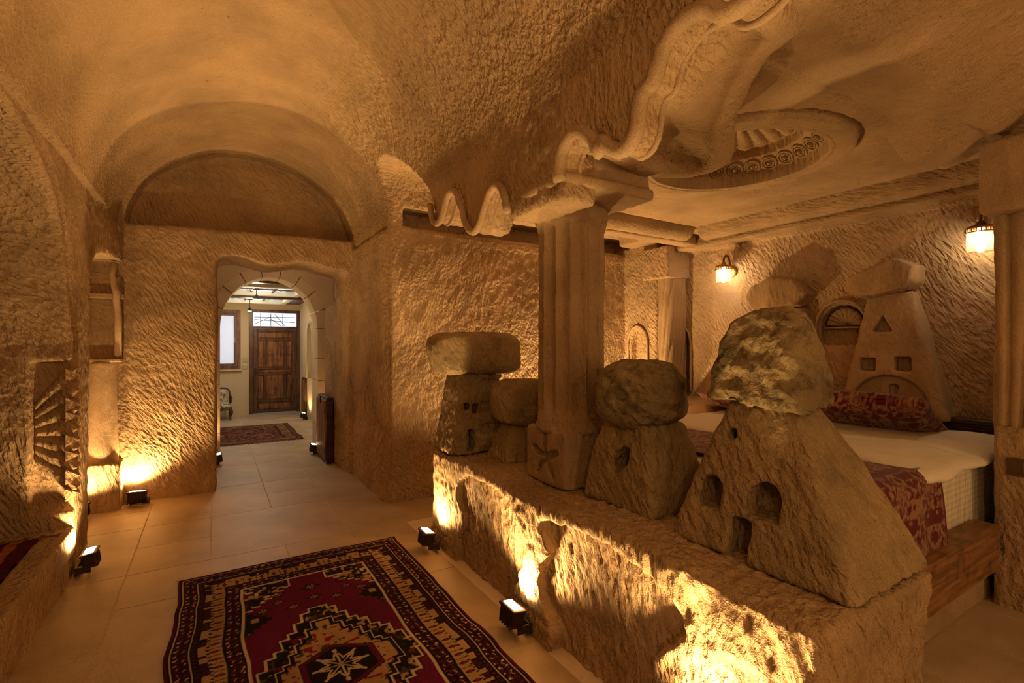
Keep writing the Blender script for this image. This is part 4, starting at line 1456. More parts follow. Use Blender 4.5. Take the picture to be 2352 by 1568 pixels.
# runner: path over the bed in (y,z)
path = [(1.012, 0.37), (1.020, 0.55), (1.030, 0.72), (1.045, 0.81), (1.085, 0.845), (1.15, 0.852), (1.6, 0.852), (2.2, 0.852), (2.8, 0.850), (3.02, 0.845), (3.10, 0.80), (3.12, 0.6), (3.12, 0.42)]
path = np.array(smooth_poly(path, 8))
seg = np.r_[0, np.cumsum(np.hypot(*np.diff(path, axis=0).T))]
NV = int(seg[-1] / 0.0065); NU = int(0.74 / 0.0065)
sv = np.linspace(0, seg[-1], NV)
py = np.interp(sv, seg, path[:, 0]); pz = np.interp(sv, seg, path[:, 1])
uu, vv = np.meshgrid(np.linspace(0, 0.74, NU), sv, indexing='ij')
skew = 0.06 * np.clip((0.6 - vv) / 0.6, 0, 1)
X_ = 2.47 + uu + skew
Y_ = py[None, :] + 0.006 * np.sin(X_ * 23) * (pz[None, :] < 0.8) - 0.006
Z_ = pz[None, :] + 0.004 * vnoise(X_ * 8, Y_ * 8, 0, 3)
ii = np.arange(NU * NV).reshape(NU, NV)
Fq = np.stack([ii[:-1, :-1], ii[1:, :-1], ii[1:, 1:], ii[:-1, 1:]], -1).reshape(-1, 4)
colr = damask(uu.ravel(), vv.ravel() + 0.04)
edge = (uu.ravel() < 0.02) | (uu.ravel() > 0.72)
colr[edge] = (0.12, 0.008, 0.018)
me = np_mesh('bed_runner', np.stack([X_, Y_, Z_], -1).reshape(-1, 3), Fq, True, colr)
run = link_mesh('bed_runner', me, M_damask)
so = run.modifiers.new('thick', 'SOLIDIFY'); so.thickness = 0.006; so.offset = 0
tag(run, 'maroon and gold damask runner across the foot of the bed, hanging over its side', 'bed runner')


def cushion(loc, rot, L, W, T, label):
    n = 110; m_ = 74
    a, b_ = np.meshgrid(np.linspace(-1, 1, n), np.linspace(-1, 1, m_), indexing='ij')
    Vs = []
    for sgn in (1, -1):
        ed = (1 - np.abs(a) ** 2.6) * (1 - np.abs(b_) ** 2.6)
        th = T * 0.5 * np.clip(ed, 0, 1) ** 0.42
        px_ = a * L / 2 * (1 - 0.07 * (1 - b_ ** 2) * 0 - 0.06 * (1 - np.abs(b_)) * np.abs(a) ** 3)
        py_ = b_ * W / 2 * (1 - 0.09 * (1 - np.abs(a)) * np.abs(b_) ** 3)
        pz_ = sgn * th + 0.010 * vnoise(a * 3, b_ * 3, sgn, 21) + 0.004 * vnoise(a * 11, b_ * 9, sgn, 22) * ed
        Vs.append(np.stack([px_, py_, pz_], -1).reshape(-1, 3))
    id0 = np.arange(n * m_).reshape(n, m_)
    f0 = np.stack([id0[:-1, :-1], id0[1:, :-1], id0[1:, 1:], id0[:-1, 1:]], -1).reshape(-1, 4)
    f1 = f0[:, ::-1] + n * m_
    col2 = np.concatenate([damask(a.ravel() * L / 2 + 1.05, b_.ravel() * W / 2 + 1.0)] * 2)
    me = np_mesh('cushion', np.concatenate(Vs), np.concatenate([f0, f1]), True, col2)
    o = link_mesh('damask_pillow', me, M_damask)
    o.location = loc; o.rotation_euler = rot
    return tag(o, label, 'pillow', 'damask pillows at the bed head')


cushion((4.29, 1.80, 0.985), (0, 0, 0), 0.84, 0.56, 0.21, 'maroon and gold damask pillow on the near half of the bed, right of the boulder').rotation_euler = (math.radians(-27), math.radians(0), math.radians(-90 + 4))
cushion((4.26, 2.82, 0.960), (0, 0, 0), 0.72, 0.46, 0.17, 'maroon and gold damask pillow on the far half of the bed, hidden by the boulder').rotation_euler = (math.radians(-16), 0, math.radians(-90 - 5))

# ------------------------------------------------------------------ patterned rugs
WINE = (0.13, 0.008, 0.050); BLK = (0.012, 0.009, 0.010); TAN = (0.42, 0.28, 0.15); CREAM = (0.60, 0.50, 0.35); MAR = (0.09, 0.008, 0.035); RED = (0.26, 0.02, 0.03); OLV = (0.07, 0.06, 0.03); ORG = (0.38, 0.12, 0.04)


def pattern_rug(u, v, W, Lh):
    """u across (0..W), v along from the far end; mirrored about Lh (half length)"""
    vv = np.where(v > Lh, 2 * Lh - v, v)
    du = np.minimum(u, W - u)
    d = np.minimum(du, vv)
    side = du < vv
    s = np.where(side, v, u - W / 2)              # coordinate along the border
    g = 0.0052
    q = lambda t, k=1.0: np.floor(t / (g * k)) * (g * k)
    n = len(u)
    C = np.empty((n, 3)); C[:] = WINE

    def put(m, c): C[m] = c
    # --- field with corner brackets
    x = (u - W / 2); y = (vv - Lh)                # medallion centre at 0,0
    ax = np.abs(q(x)); ay = np.abs(q(y))
    inner = d > 0.335
    fx = W / 2 - 0.335 - ax; fy = vv - 0.335
    st = np.floor(fx / 0.035) * 0.035
    # upper corner brackets: stepped black with floral bits
    cb = inner & (fy < 0.10 + 0.20 * np.clip(1 - st / 0.22, 0, 1)) & (fx < 0.26)
    cb2 = inner & (fy + 0.012 < 0.10 + 0.20 * np.clip(1 - st / 0.22, 0, 1)) & (fx < 0.248)
    put(cb, CREAM); put(cb2, BLK)
    put(cb2 & (vnoise(q(u) * 38, q(vv) * 38, 1, 51) > 0.42), TAN)
    put(cb2 & (vnoise(q(u) * 44, q(vv) * 44, 4, 52) > 0.50), WINE)
    put(cb2 & (vnoise(q(u) * 40, q(vv) * 40, 8, 53) > 0.55), CREAM)
    # side wedges
    wg = inner & (fx < 0.13 - np.abs(np.floor((y + 0.62) / 0.03) * 0.03) * 1.0) & (np.abs(y + 0.62) < 0.14)
    put(wg, BLK); put(wg & (np.abs(fx - 0.045) < 0.02) & (np.abs(y + 0.62) < 0.02), TAN)
    # floral sprigs in the wine field
    for (cx_, cy_, sc_) in ((0.0, -0.86, 1.2), (0.19, -0.86, 1), (0.19, -0.76, 0.8), (0.31, -0.60, 1), (0.27, -0.70, 0.9), (0.36, -0.50, 1), (0.0, -0.72, 0.9), (0.12, -0.665, 0.9)):
        rr_ = np.hypot((ax - cx_) * 1.0, (y - cy_) * 1.2)
        k = np.arctan2(y - cy_, ax - cx_)
        m = inner & ~cb & ~wg & (rr_ < 0.045 * sc_ * (0.75 + 0.3 * np.cos(6 * k)))
        put(m, BLK); put(m & (rr_ < 0.026 * sc_) & (np.sin(k * 6 + 1) > 0.2), TAN); put(m & (rr_ < 0.008), RED)
    # medallion: stepped lozenges
    def loz(a, b, step=0.042, w=0.0):
        return (np.floor(np.maximum(np.abs(x) - w, 0) / step) * step) / a + (np.floor(np.maximum(np.abs(y) - w, 0) / step) * step) / b < 1
    m1 = inner & loz(0.36, 0.58, w=0.012); m1b = inner & loz(0.36, 0.58)
    put(inner & loz(0.36, 0.58, w=0.017), BLK); put(m1, CREAM); put(m1b, BLK)
    put(m1b & (vnoise(q(x) * 44, q(y) * 44, 2, 61) > 0.52), TAN)
    put(m1b & (vnoise(q(x) * 40, q(y) * 40, 5, 62) > 0.55), WINE)
    put(m1b & (vnoise(q(x) * 44, q(y) * 44, 9, 63) > 0.58), OLV)
    m2 = loz(0.24, 0.40, 0.036)
    put(loz(0.24, 0.40, 0.036, 0.022), CREAM); put(loz(0.24, 0.40, 0.036, 0.015), BLK); put(m2, TAN)
    put(m2 & (vnoise(q(x) * 48, q(y) * 48, 2, 65) > 0.52), RED)
    put(m2 & (vnoise(q(x) * 48, q(y) * 48, 6, 66) > 0.57), OLV)
    hexa = np.maximum(ax, ax * 0.5 + ay * 0.95)
    put(hexa < 0.175, BLK); put(hexa < 0.168, WINE); put(hexa < 0.150, BLK)
    rr_ = np.hypot(x, y); k = np.arctan2(y, x)
    fl = (hexa < 0.14) & ((np.abs(np.sin(4 * k)) < 0.16 + 0.012 / (rr_ + 0.01)) & (rr_ < 0.13))
    fl |= (hexa < 0.14) & (np.abs(rr_ - 0.075 - 0.02 * np.cos(8 * k)) < 0.009) & (np.abs(np.sin(4 * k)) > 0.3)
    put(fl, CREAM); put(rr_ < 0.012, TAN)
    # --- borders
    rep_ = lambda P: (s % P) / P
    put(d < 0.335, MAR)
    put((d >= 0.322) & (d < 0.332), CREAM)

    def band(lo, hi, P, seed):
        m = (d >= lo) & (d < hi)
        put(m, BLK)
        w = (d - (lo + hi) / 2) / ((hi - lo) / 2); r_ = rep_(P) * 2 - 1
        diag = np.abs((w - r_ * 1.3 + 3) % 1.0 - 0.5) < 0.13
        put(m & diag & (np.abs(w) < 0.85), MAR)
        put(m & (np.floor((r_ + 1) * 4) % 4 == 1) & (np.abs(w) < 0.75) & (np.abs(w) > 0.15), WINE)
        put(m & (np.abs(w - 0.5 * np.sign(r_) * (1 - np.abs(r_))) < 0.10) & (np.abs(r_) < 0.45), TAN)
        put(m & (np.floor(s / 0.0104) % 4 == 2) & (np.abs(np.abs(w) - 0.62) < 0.16) & (vnoise(q(s) * 30, q(d) * 60, 0, seed) > 0.0), CREAM)
    band(0.245, 0.318, 0.075, 71)
    put((d >= 0.238) & (d < 0.245), BLK)
    m = (d >= 0.135) & (d < 0.238)
    put(m, TAN)
    w = (d - 0.135) / 0.103
    put(m & (w < 0.36) & (vnoise(q(s, 2) * 26, 0, 0, 73) > 0.15), BLK)
    put(m & (w < 0.33) & (vnoise(q(s, 2) * 26, 0, 0, 73) > 0.42) & (np.floor(s / 0.006) % 2 == 0), MAR)
    r_ = np.abs(rep_(0.070) * 2 - 1)
    put(m & (w > 0.36) & (np.abs(w - 0.70) < 0.30 * (1 - r_ * 2.8)) & (r_ < 0.36), BLK)
    put(m & (w > 0.36) & (np.abs(w - 0.70) < 0.12 * (1 - r_ * 4)), RED)
    put(m & (w > 0.3) & (rep_(0.070) < 0.05), BLK)
    put(m & (w > 0.36) & (np.abs(w - 0.42) < 0.05) & (np.floor(s / 0.0104) % 3 == 1), BLK)
    put((d >= 0.105) & (d < 0.135), BLK); put((d >= 0.112) & (d < 0.128) & (np.floor(s / 0.0104) % 3 == 0), WINE)
    put((d >= 0.098) & (d < 0.105), CREAM)
    band(0.030, 0.098, 0.082, 75)
    put((d >= 0.020) & (d < 0.027), CREAM)
    put(d < 0.020, BLK); put(d < 0.010, MAR)
    # wear and dye drift
    drift = 0.82 + 0.22 * fbm(u * 9, v * 3, 0, 77, 3) + 0.10 * vnoise(u * 260, v * 90, 0, 78)
    return C * drift[:, None]


def rug_mesh(name, x0, x1, y0, y1, zf, step, colf, mat, wav=0.012, thick=0.008):
    nx = int((x1 - x0) / step) + 1; ny = int((y1 - y0) / step) + 1
    X, Y = np.meshgrid(np.linspace(0, 1, nx), np.linspace(0, 1, ny), indexing='ij')
    u = X * (x1 - x0); v = (1 - Y) * (y1 - y0)
    eX = wav * vnoise(v * 3.3, X * 1.2, 1, 81) + wav * 0.5 * vnoise(v * 9, X * 2, 1, 82)
    eY = wav * vnoise(u * 3.3, Y * 1.2, 5, 83)
    px_ = x0 + u + eX; py_ = y0 + Y * (y1 - y0) + eY
    pz_ = zf + thick + 0.006 * np.clip(vnoise(u * 2.4, v * 2.2, 2, 84), 0, 1)
    ii = np.arange(nx * ny).reshape(nx, ny)
    F = np.stack([ii[:-1, :-1], ii[1:, :-1], ii[1:, 1:], ii[:-1, 1:]], -1).reshape(-1, 4)
    V = np.stack([px_, py_, pz_], -1).reshape(-1, 3)
    C = colf(u.ravel(), v.ravel())
    # skirt
    ring = np.concatenate([ii[:, 0], ii[-1, 1:], ii[::-1, -1][1:], ii[0, ::-1][1:-1]])
    base = len(V)
    V = np.concatenate([V, np.c_[V[ring][:, :2], np.full(len(ring), zf + 0.001)]])
    C = np.concatenate([C, C[ring]])
    k = np.arange(len(ring)); k2 = (k + 1) % len(ring)
    Fs = np.stack([ring[k], base + k, base + k2, ring[k2]], -1)
    me = np_mesh(name, V, np.concatenate([F, Fs]), True, C)
    return link_mesh(name, me, mat), V, ii


M_rug = attr_mat('wool_pile', 1.0, 0.002, 420)
rug, RV, ri = rug_mesh('patterned_rug', -0.185, 1.205, 1.00, 3.74, 0.0, 0.0048, lambda u, v: pattern_rug(u, v, 1.39, 1.37), M_rug)
tag(rug, 'large wine red and black oriental rug with a stepped medallion, in front of the ledge', 'rug')
M_fringe = simple('fringe_wool', (0.34, 0.20, 0.10), 1.0)
fr = MB()
edge_far = RV[ri[:, -1]]
for k in range(0, len(edge_far), 3):
    p = edge_far[k]
    if RS.rand() < 0.35: continue
    a = RS.uniform(-0.02, 0.02); l = RS.uniform(0.012, 0.035)
    fr.tube([(p[0], p[1] - 0.004, 0.006), (p[0] + a * 0.5, p[1] + l * 0.6, 0.006), (p[0] + a, p[1] + l, 0.003)], 0.0014, 4)
tag(fr.build('fringe', M_fringe, rug), kind='stuff')


def kilim_cols(u, v):
    # stripes parallel to the long edge (u from the hall side), bands across near the end
    W = 1.0
    t = u + 0.012 * vnoise(v * 14, u * 4, 0, 91)
    cols = [(0.075, MAR), (0.13, ORG), (0.165, MAR), (0.33, None), (0.36, ORG), (0.42, WINE), (0.60, None), (0.66, ORG), (2.0, RED)]
    C = np.empty((len(u), 3)); lo = 0
    for hi, c in cols:
        m = (t >= lo) & (t < hi)
        if c is None:
            zig = (v + 0.5 * np.abs((u * 7) % 1 - 0.5)) % 0.30
            C[m] = np.where((zig[m] < 0.12)[:, None], (0.035, 0.045, 0.055), np.where((zig[m] < 0.2)[:, None], RED, ORG))
        else:
            C[m] = c
        lo = hi
    C *= (0.8 + 0.35 * vnoise(u * 12, v * 160, 0, 93))[:, None]
    return C


M_kil = attr_mat('kilim_wool', 1.0, 0.0025, 260)
kil, KV, ki = rug_mesh('striped_kilim', -1.62, -0.915, 2.3, 4.10, 0.292, 0.009, lambda u, v: kilim_cols(0.705 - u, v), M_kil, 0.012, 0.010)
tag(kil, 'striped maroon and orange flat-woven kilim with fringe on the left bench', 'kilim')
fr = MB()
for k in range(0, ki.shape[0], 2):
    p = KV[ki[k, -1]]
    a = RS.uniform(-0.02, 0.04); l = RS.uniform(0.05, 0.10)
    fr.tube([(p[0], p[1] - 0.006, 0.298), (p[0] + a * 0.5, p[1] + l * 0.5, 0.300), (p[0] + a, p[1] + l, 0.292)], 0.003, 5)
fr.tube([(-0.93, 4.10, 0.297), (-0.90, 4.13, 0.300), (-0.86, 4.135, 0.296), (-0.83, 4.16, 0.293)], 0.005, 5)
tag(fr.build('fringe', simple('kilim_fringe', (0.16, 0.05, 0.03), 1.0), kil), kind='stuff')

# ------------------------------------------------------------------ passage: low cupboard, lantern, arch of dressed stone
M_oak = wood('cupboard_oak', (0.13, 0.055, 0.018), (0.30, 0.14, 0.05), (40, 40, 3), 0.5)
cu = empty('low_cupboard', (1.235, 6.76, 0), 0, 'low oak plank cupboard with a dark edge, standing against the right passage wall', 'cupboard')
MB().box((-0.018, -0.315, 0.0), (0.055, 0.315, 0.83), 0.003).build('carcass', M_wdark, cu)
dcu = MB().box((-0.030, -0.30, 0.045), (-0.018, 0.30, 0.80), 0.002).build('door', M_oak, cu)
for k in range(5):
    MB().box((-0.040, -0.30 + k * 0.12 + 0.002, 0.05), (-0.028, -0.18 + k * 0.12 - 0.002, 0.795), 0.002).build('plank', M_oak, dcu)
MB().box((-0.050, -0.025, 0.74), (-0.038, 0.01, 0.83), 0.002).build('latch', M_black, cu)
for z in (0.16, 0.66):
    MB().box((-0.048, -0.31, z - 0.035), (-0.038, -0.275, z + 0.035), 0.002).build('hinge', M_black, cu)

lan = empty('hexagonal_lantern', (0.74, 6.55, 2.81), 0, 'small hexagonal hanging lantern at the top of the passage, only its tip showing', 'lantern')
m = MB()
R0, R1, Z0, Z1 = 0.045, 0.085, -0.36, -0.20
for k in range(6):
    a = k * PI / 3; a2 = (k + 1) * PI / 3
    p0 = (R0 * math.cos(a), R0 * math.sin(a), Z0); p1 = (R0 * math.cos(a2), R0 * math.sin(a2), Z0)
    q0 = (R1 * math.cos(a), R1 * math.sin(a), Z1); q1 = (R1 * math.cos(a2), R1 * math.sin(a2), Z1)
    m.tube([p0, p1], 0.005, 5).tube([q0, q1], 0.005, 5).tube([p0, q0], 0.005, 5).tube([q0, (0, 0, -0.10)], 0.004, 5)
m.build('cage', M_brass, lan)
MB().tube([(0, 0, 0.0), (0, 0, -0.10)], 0.004, 6).build('chain', M_brass, lan)
MB().lathe([(0, -0.19), (0.02, -0.20), (0.028, -0.23), (0.02, -0.27), (0, -0.28)], 12).build('bulb', M_bulb, lan, smooth=True)
light('lantern_and_fill_light', 'POINT', (0, 0, -0.24), 42, WARM2, 0.03, parent=lan)

# arch wall
YA0, YA1 = 7.46, 7.90
CX_, RX_, RZ_, ZS_ = 0.68, 0.60, 0.69, 1.72
arc_in = [(CX_ + RX_ * math.cos(t), ZS_ + RZ_ * math.sin(t)) for t in np.linspace(0, PI, 25)]
arc_out = [(CX_ + (RX_ + 0.15) * math.cos(t), ZS_ + (RZ_ + 0.15) * math.sin(t)) for t in np.linspace(0, PI, 25)]
wa = MB()
outer = arc_out
for i in range(24):
    a, b_ = outer[i], outer[i + 1]
    wa.prism([a, (a[0], 3.0), (b_[0], 3.0), b_][::-1], 1, YA0 + 0.004, YA1)
wa.box((CX_ + RX_ + 0.15, YA0 + 0.004, ZS_), (2.0, YA1, 3.0)); wa.box((-1.6, YA0 + 0.004, ZS_), (CX_ - RX_ - 0.15, YA1, 3.0))
wa.box((CX_ + RX_ + 0.15, YA0 + 0.004, -0.05), (2.0, YA1, ZS_)); wa.box((-1.6, YA0 + 0.004, -0.05), (CX_ - RX_ - 0.15, YA1, ZS_))
awall = tag(wa.build('wall_arch', M_block), kind='structure')
nb = 9
for i in range(nb):
    t0 = PI * i / nb + 0.006; t1 = PI * (i + 1) / nb - 0.006
    ts = np.linspace(t0, t1, 6); dr = RS.uniform(-0.003, 0.004)
    poly = [(CX_ + (RX_ + dr) * math.cos(t), ZS_ + (RZ_ + dr) * math.sin(t)) for t in ts] + [(CX_ + (RX_ + 0.148) * math.cos(t), ZS_ + (RZ_ + 0.148) * math.sin(t)) for t in ts[::-1]]
    MB().prism(poly[::-1], 1, YA0 - 0.004 + dr, YA1).build('arch_stone', M_block, awall, bevel=0.004)
for side in (-1, 1):
    z = 0.0
    for hgt in (0.34, 0.33, 0.31, 0.31, 0.43):
        x0 = CX_ + side * RX_; x1 = CX_ + side * (RX_ + 0.148)
        MB().box((min(x0, x1), YA0 - 0.006, z + 0.003), (max(x0, x1), YA1, z + hgt - 0.003), 0.004).build('jamb_stone', M_block, awall)
        z += hgt

# ------------------------------------------------------------------ entrance room
M_plast = simple('pale_block_wall', (0.62, 0.49, 0.31), 0.9, bump=0.002, bscale=60, var=0.10)
RX0, RX1, RY0, RY1, RZ1 = -1.6, 1.66, 7.9, 11.9, 2.36
b = MB()
WX0, WX1, WZ0, WZ1 = -0.55, 0.50, 0.97, 2.22
DX0, DX1, DZ1 = 0.66, 1.67, 2.24
th = 0.16
b.box((RX0, RY1, -0.05), (WX0, RY1 + th, 2.6)); b.box((WX0, RY1, -0.05), (WX1, RY1 + th, WZ0)); b.box((WX0, RY1, WZ1), (WX1, RY1 + th, 2.6))
b.box((WX1, RY1, -0.05), (DX0, RY1 + th, 2.6)); b.box((DX0, RY1, DZ1), (1.90, RY1 + th, 2.6)); b.box((DX1, RY1, -0.05), (1.90, RY1 + th, 2.6))
wf = tag(b.build('wall_entrance', M_plast), kind='structure')
# courses of blocks between window and door
b = MB()
# right wall with an arched niche
ny0, ny1, nz0, nz1 = 10.2, 10.85, 0.80, 1.62
b = MB().box((RX1, RY0, -0.05), (1.90, ny0, 2.6)).box((RX1, ny1, -0.05), (1.90, RY1, 2.6)).box((RX1, ny0, -0.05), (1.90, ny1, nz0)).box((RX1 + 0.14, ny0, nz0), (1.90, ny1, 2.6))
cyn = (ny0 + ny1) / 2; rn = (ny1 - ny0) / 2
tp = [(cyn + rn * math.cos(t), nz1 + rn * math.sin(t)) for t in np.linspace(0, PI, 15)]
for i in range(14):
    a, c_ = tp[i], tp[i + 1]
    b.prism([a, c_, (c_[0], 2.6), (a[0], 2.6)], 0, RX1, RX1 + 0.14)
wr = tag(b.build('wall_entrance_right', M_plast), kind='structure')
sweep('niche_rim', [(RX1 - 0.005, ny1, nz0)] + [(RX1 - 0.005, p[0], p[1]) for p in tp] + [(RX1 - 0.005, ny0, nz0)], 0.022, M_block, wr)
b = MB().box((RX0 - 0.15, RY0, -0.05), (RX0, RY1 + 0.1, 2.6))
tag(b.build('wall_entrance_left', M_plast), kind='structure')
M_cw = wood('ceiling_wood', (0.05, 0.018, 0.010), (0.15, 0.055, 0.025), (3, 30, 30), 0.4)
M_cove = simple('cove_plaster', (0.82, 0.78, 0.66), 0.7)
b = MB().box((RX0, RY0, RZ1 + 0.12), (1.90, RY1 + 0.1, RZ1 + 0.18))
cei = tag(b.build('ceiling_entrance', M_cw), kind='structure')
# painted, back-lit ceiling lights in white frames, dark planks between
M_pane = simple('backlit_pane', (0.8, 0.85, 0.85), emit=(0.80, 0.92, 1.0), estr=1.2)
pn_, pnt, pbs = nm('painted_pane')
tc_ = N(pnt, 'ShaderNodeTexCoord'); vz = N(pnt, 'ShaderNodeTexVoronoi'); vz.inputs['Scale'].default_value = 14
pnt.links.new(tc_.outputs['Object'], vz.inputs['Vector'])
pc = ramp(pnt, vz.outputs['Distance'], [(0.15, (0.9, 0.95, 1.0)), (0.42, (0.55, 0.75, 0.85)), (0.6, (0.12, 0.22, 0.25))])
pnt.links.new(pc, pbs.inputs['Base Color']); pnt.links.new(pc, pbs.inputs['Emission Color']); pbs.inputs['Emission Strength'].default_value = 1.1
for (ya, yb) in ((8.25, 9.55), (10.05, 11.45)):
    xa, xb = -0.75, 1.22
    fr_ = MB()
    fw = 0.10
    fr_.box((xa - fw, ya - fw, RZ1 - 0.02), (xb + fw, ya, RZ1 + 0.12), 0.01).box((xa - fw, yb, RZ1 - 0.02), (xb + fw, yb + fw, RZ1 + 0.12), 0.01)
    fr_.box((xa - fw, ya, RZ1 - 0.02), (xa, yb, RZ1 + 0.12), 0.01).box((xb, ya, RZ1 - 0.02), (xb + fw, yb, RZ1 + 0.12), 0.01)
    fo = fr_.build('light_frame', M_cove, cei)
    nx_, ny_ = 6, 3
    for i in range(nx_):
        for j in range(ny_):
            x0 = xa + (xb - xa) * i / nx_; x1 = xa + (xb - xa) * (i + 1) / nx_
            y0 = ya + (yb - ya) * j / ny_; y1 = ya + (yb - ya) * (j + 1) / ny_
            MB().box((x0 + 0.012, y0 + 0.012, RZ1 + 0.06), (x1 - 0.012, y1 - 0.012, RZ1 + 0.07)).build('pane', pn_ if (i + j) % 3 else M_pane, fo)
            
    mu = MB()
    for i in range(1, nx_):
        x0 = xa + (xb - xa) * i / nx_; mu.box((x0 - 0.014, ya, RZ1 + 0.035), (x0 + 0.014, yb, RZ1 + 0.075))
    for j in range(1, ny_):
        y0 = ya + (yb - ya) * j / ny_; mu.box((xa, y0 - 0.014, RZ1 + 0.037), (xb, y0 + 0.014, RZ1 + 0.073))
    mu.build('glazing_bars', M_cw, fo)
k = 0
yy = RY0
while yy < RY1 - 0.02:
    y2 = min(yy + 0.16, RY1)
    if not ((8.12 < (yy + y2) / 2 < 9.68) or (9.92 < (yy + y2) / 2 < 11.58)):
        MB().box((RX0, yy + 0.004, RZ1 + 0.02), (RX1, y2 - 0.004, RZ1 + 0.05), 0.003).build('ceiling_plank', M_cw, cei)
    else:
        MB().box((1.325, yy + 0.004, RZ1 + 0.02), (RX1, y2 - 0.004, RZ1 + 0.05), 0.003).build('ceiling_plank', M_cw, cei)
    yy = y2
for yb_ in (9.80,):
    MB().box((RX0, yb_ - 0.07, RZ1 - 0.05), (RX1, yb_ + 0.07, RZ1 + 0.05), 0.008).build('ceiling_beam', M_cw, cei)


def ceiling_spot(x, y, z, label):
    e = empty('ceiling_spotlight', (x, y, RZ1), 0, label, 'lamp', 'small ceiling spotlights of the entrance room')
    MB().lathe([(0, 0), (0.05, 0), (0.05, -0.015), (0, -0.02)], 14).build('base', M_black, e)
    MB().tube([(0, 0, -0.015), (0, 0, z - RZ1 + 0.06)], 0.006, 6).build('stem', M_black, e)
    MB().lathe([(0.012, 0.07), (0.03, 0.05), (0.042, 0.0), (0.036, 0.0), (0.012, 0.05)], 14, (0, 0, z - RZ1)).build('shade', M_black, e)
    MB().lathe([(0, -0.012), (0.03, -0.004), (0.03, 0.006), (0, 0.03)], 12, (0, 0, z - RZ1)).build('bulb', M_bulb, e, smooth=True)
    light('bulb_light', 'POINT', (0, 0, z - RZ1 - 0.03), 24, (1, 0.74, 0.44), 0.03, parent=e)


ceiling_spot(0.58, 8.62, 2.20, 'ceiling spotlight nearer the arch, the higher of the two bright points')
ceiling_spot(0.60, 10.62, 2.13, 'ceiling spotlight deeper in the entrance room, the lower bright point')

# window with frosted pane
M_wfr = wood('window_wood', (0.12, 0.05, 0.02), (0.26, 0.12, 0.05), (30, 30, 4), 0.5)
M_frost = simple('frosted_daylight', (0.7, 0.75, 0.85), 0.6, bump=0.002, bscale=120, emit=(0.62, 0.70, 0.90), estr=0.62)
M_day = simple('clear_daylight', (0.8, 0.85, 0.9), 0.4, emit=(0.70, 0.82, 1.0), estr=1.0)
w = empty('window_1', (0, RY1, 0)); tag(w, kind='structure')
m = MB()
m.box((WX1 - 0.07, -0.02, WZ0), (WX1, 0.08, WZ1), 0.004).box((WX0, -0.02, WZ0), (WX0 + 0.07, 0.08, WZ1), 0.004)
m.box((WX0 + 0.07, -0.02, WZ1 - 0.07), (WX1 - 0.07, 0.08, WZ1), 0.004).box((WX0 + 0.07, -0.02, WZ0), (WX1 - 0.07, 0.08, WZ0 + 0.07), 0.004)
fo = m.build('window_frame', M_wfr, w)
m = MB(); a0, a1, c0, c1 = 0.02, WX1 - 0.075, WZ0 + 0.075, WZ1 - 0.075
for (xa, xb) in ((0.0, WX1 - 0.075), (WX0 + 0.075, -0.005)):
    m.box((xa, -0.035, c0), (xa + 0.05, 0.03, c1), 0.004).box((xb - 0.05, -0.035, c0), (xb, 0.03, c1), 0.004)
    m.box((xa + 0.05, -0.035, c0), (xb - 0.05, 0.03, c0 + 0.05), 0.004).box((xa + 0.05, -0.035, c1 - 0.05), (xb - 0.05, 0.03, c1), 0.004)
m.build('sash', M_wfr, fo)
MB().box((0.045, 0.0, c0 + 0.045), (WX1 - 0.12, 0.012, c1 - 0.045)).build('pane', M_frost, fo)
MB().box((WX0 + 0.12, 0.0, c0 + 0.045), (-0.05, 0.012, c1 - 0.045)).build('pane', M_frost, fo)
MB().box((WX1 - 0.115, -0.055, 1.52), (WX1 - 0.095, -0.03, 1.64), 0.004).build('handle', M_brass, fo)
MB().box((WX0 - 0.03, -0.06, WZ0 - 0.035), (WX1 + 0.03, 0.05, WZ0), 0.004).build('window_sill', M_block, w)

# entrance door
dr = empty('door_1', (0, RY1, 0)); tag(dr, kind='structure')
M_door = wood('door_wood', (0.050, 0.018, 0.008), (0.17, 0.070, 0.026), (26, 26, 3), 0.38)
M_door2 = wood('door_panel_wood', (0.09, 0.030, 0.011), (0.32, 0.13, 0.045), (26, 26, 3), 0.38)
m = MB().box((DX0, -0.05, 0), (DX0 + 0.075, 0.08, DZ1), 0.005).box((DX1 - 0.075, -0.05, 0), (DX1, 0.08, DZ1), 0.005)
m.box((DX0 + 0.075, -0.05, 1.835), (DX1 - 0.075, 0.08, 1.885), 0.005).box((DX0 + 0.075, -0.05, DZ1 - 0.06), (DX1 - 0.075, 0.08, DZ1), 0.005)
dfr = m.build('door_frame', M_door, dr)
MB().box((DX0 + 0.075, 0.01, 1.885), (DX1 - 0.075, 0.02, DZ1 - 0.06)).build('pane', M_day, dfr)
m = MB()
for (p, q_) in (((DX0 + 0.10, 1.93), (DX0 + 0.42, 2.10)), ((DX0 + 0.22, 1.89), (DX0 + 0.22, 2.17)), ((DX0 + 0.42, 1.89), (DX0 + 0.42, 2.17)), ((DX0 + 0.42, 2.05), (DX0 + 0.62, 1.90)), ((DX0 + 0.50, 2.15), (DX0 + 0.70, 1.90)), ((DX0 + 0.1, 2.03), (DX0 + 0.9, 1.98)), ((DX0 + 0.1, 2.08), (DX0 + 0.9, 2.09)), ((DX0 + 0.66, 1.89), (DX0 + 0.66, 2.17))):
    m.tube([(p[0], 0.004, p[1]), (q_[0], 0.004, q_[1])], 0.006, 5)
m.build('transom_grille', simple('grille_iron', (0.10, 0.11, 0.13), 0.5), dfr)
x0, x1 = DX0 + 0.08, DX1 - 0.08
lf = MB().box((x0, 0.0, 0.012), (x1, 0.045, 1.83), 0.003).build('door_leaf', M_door, dr)
wd = x1 - x0
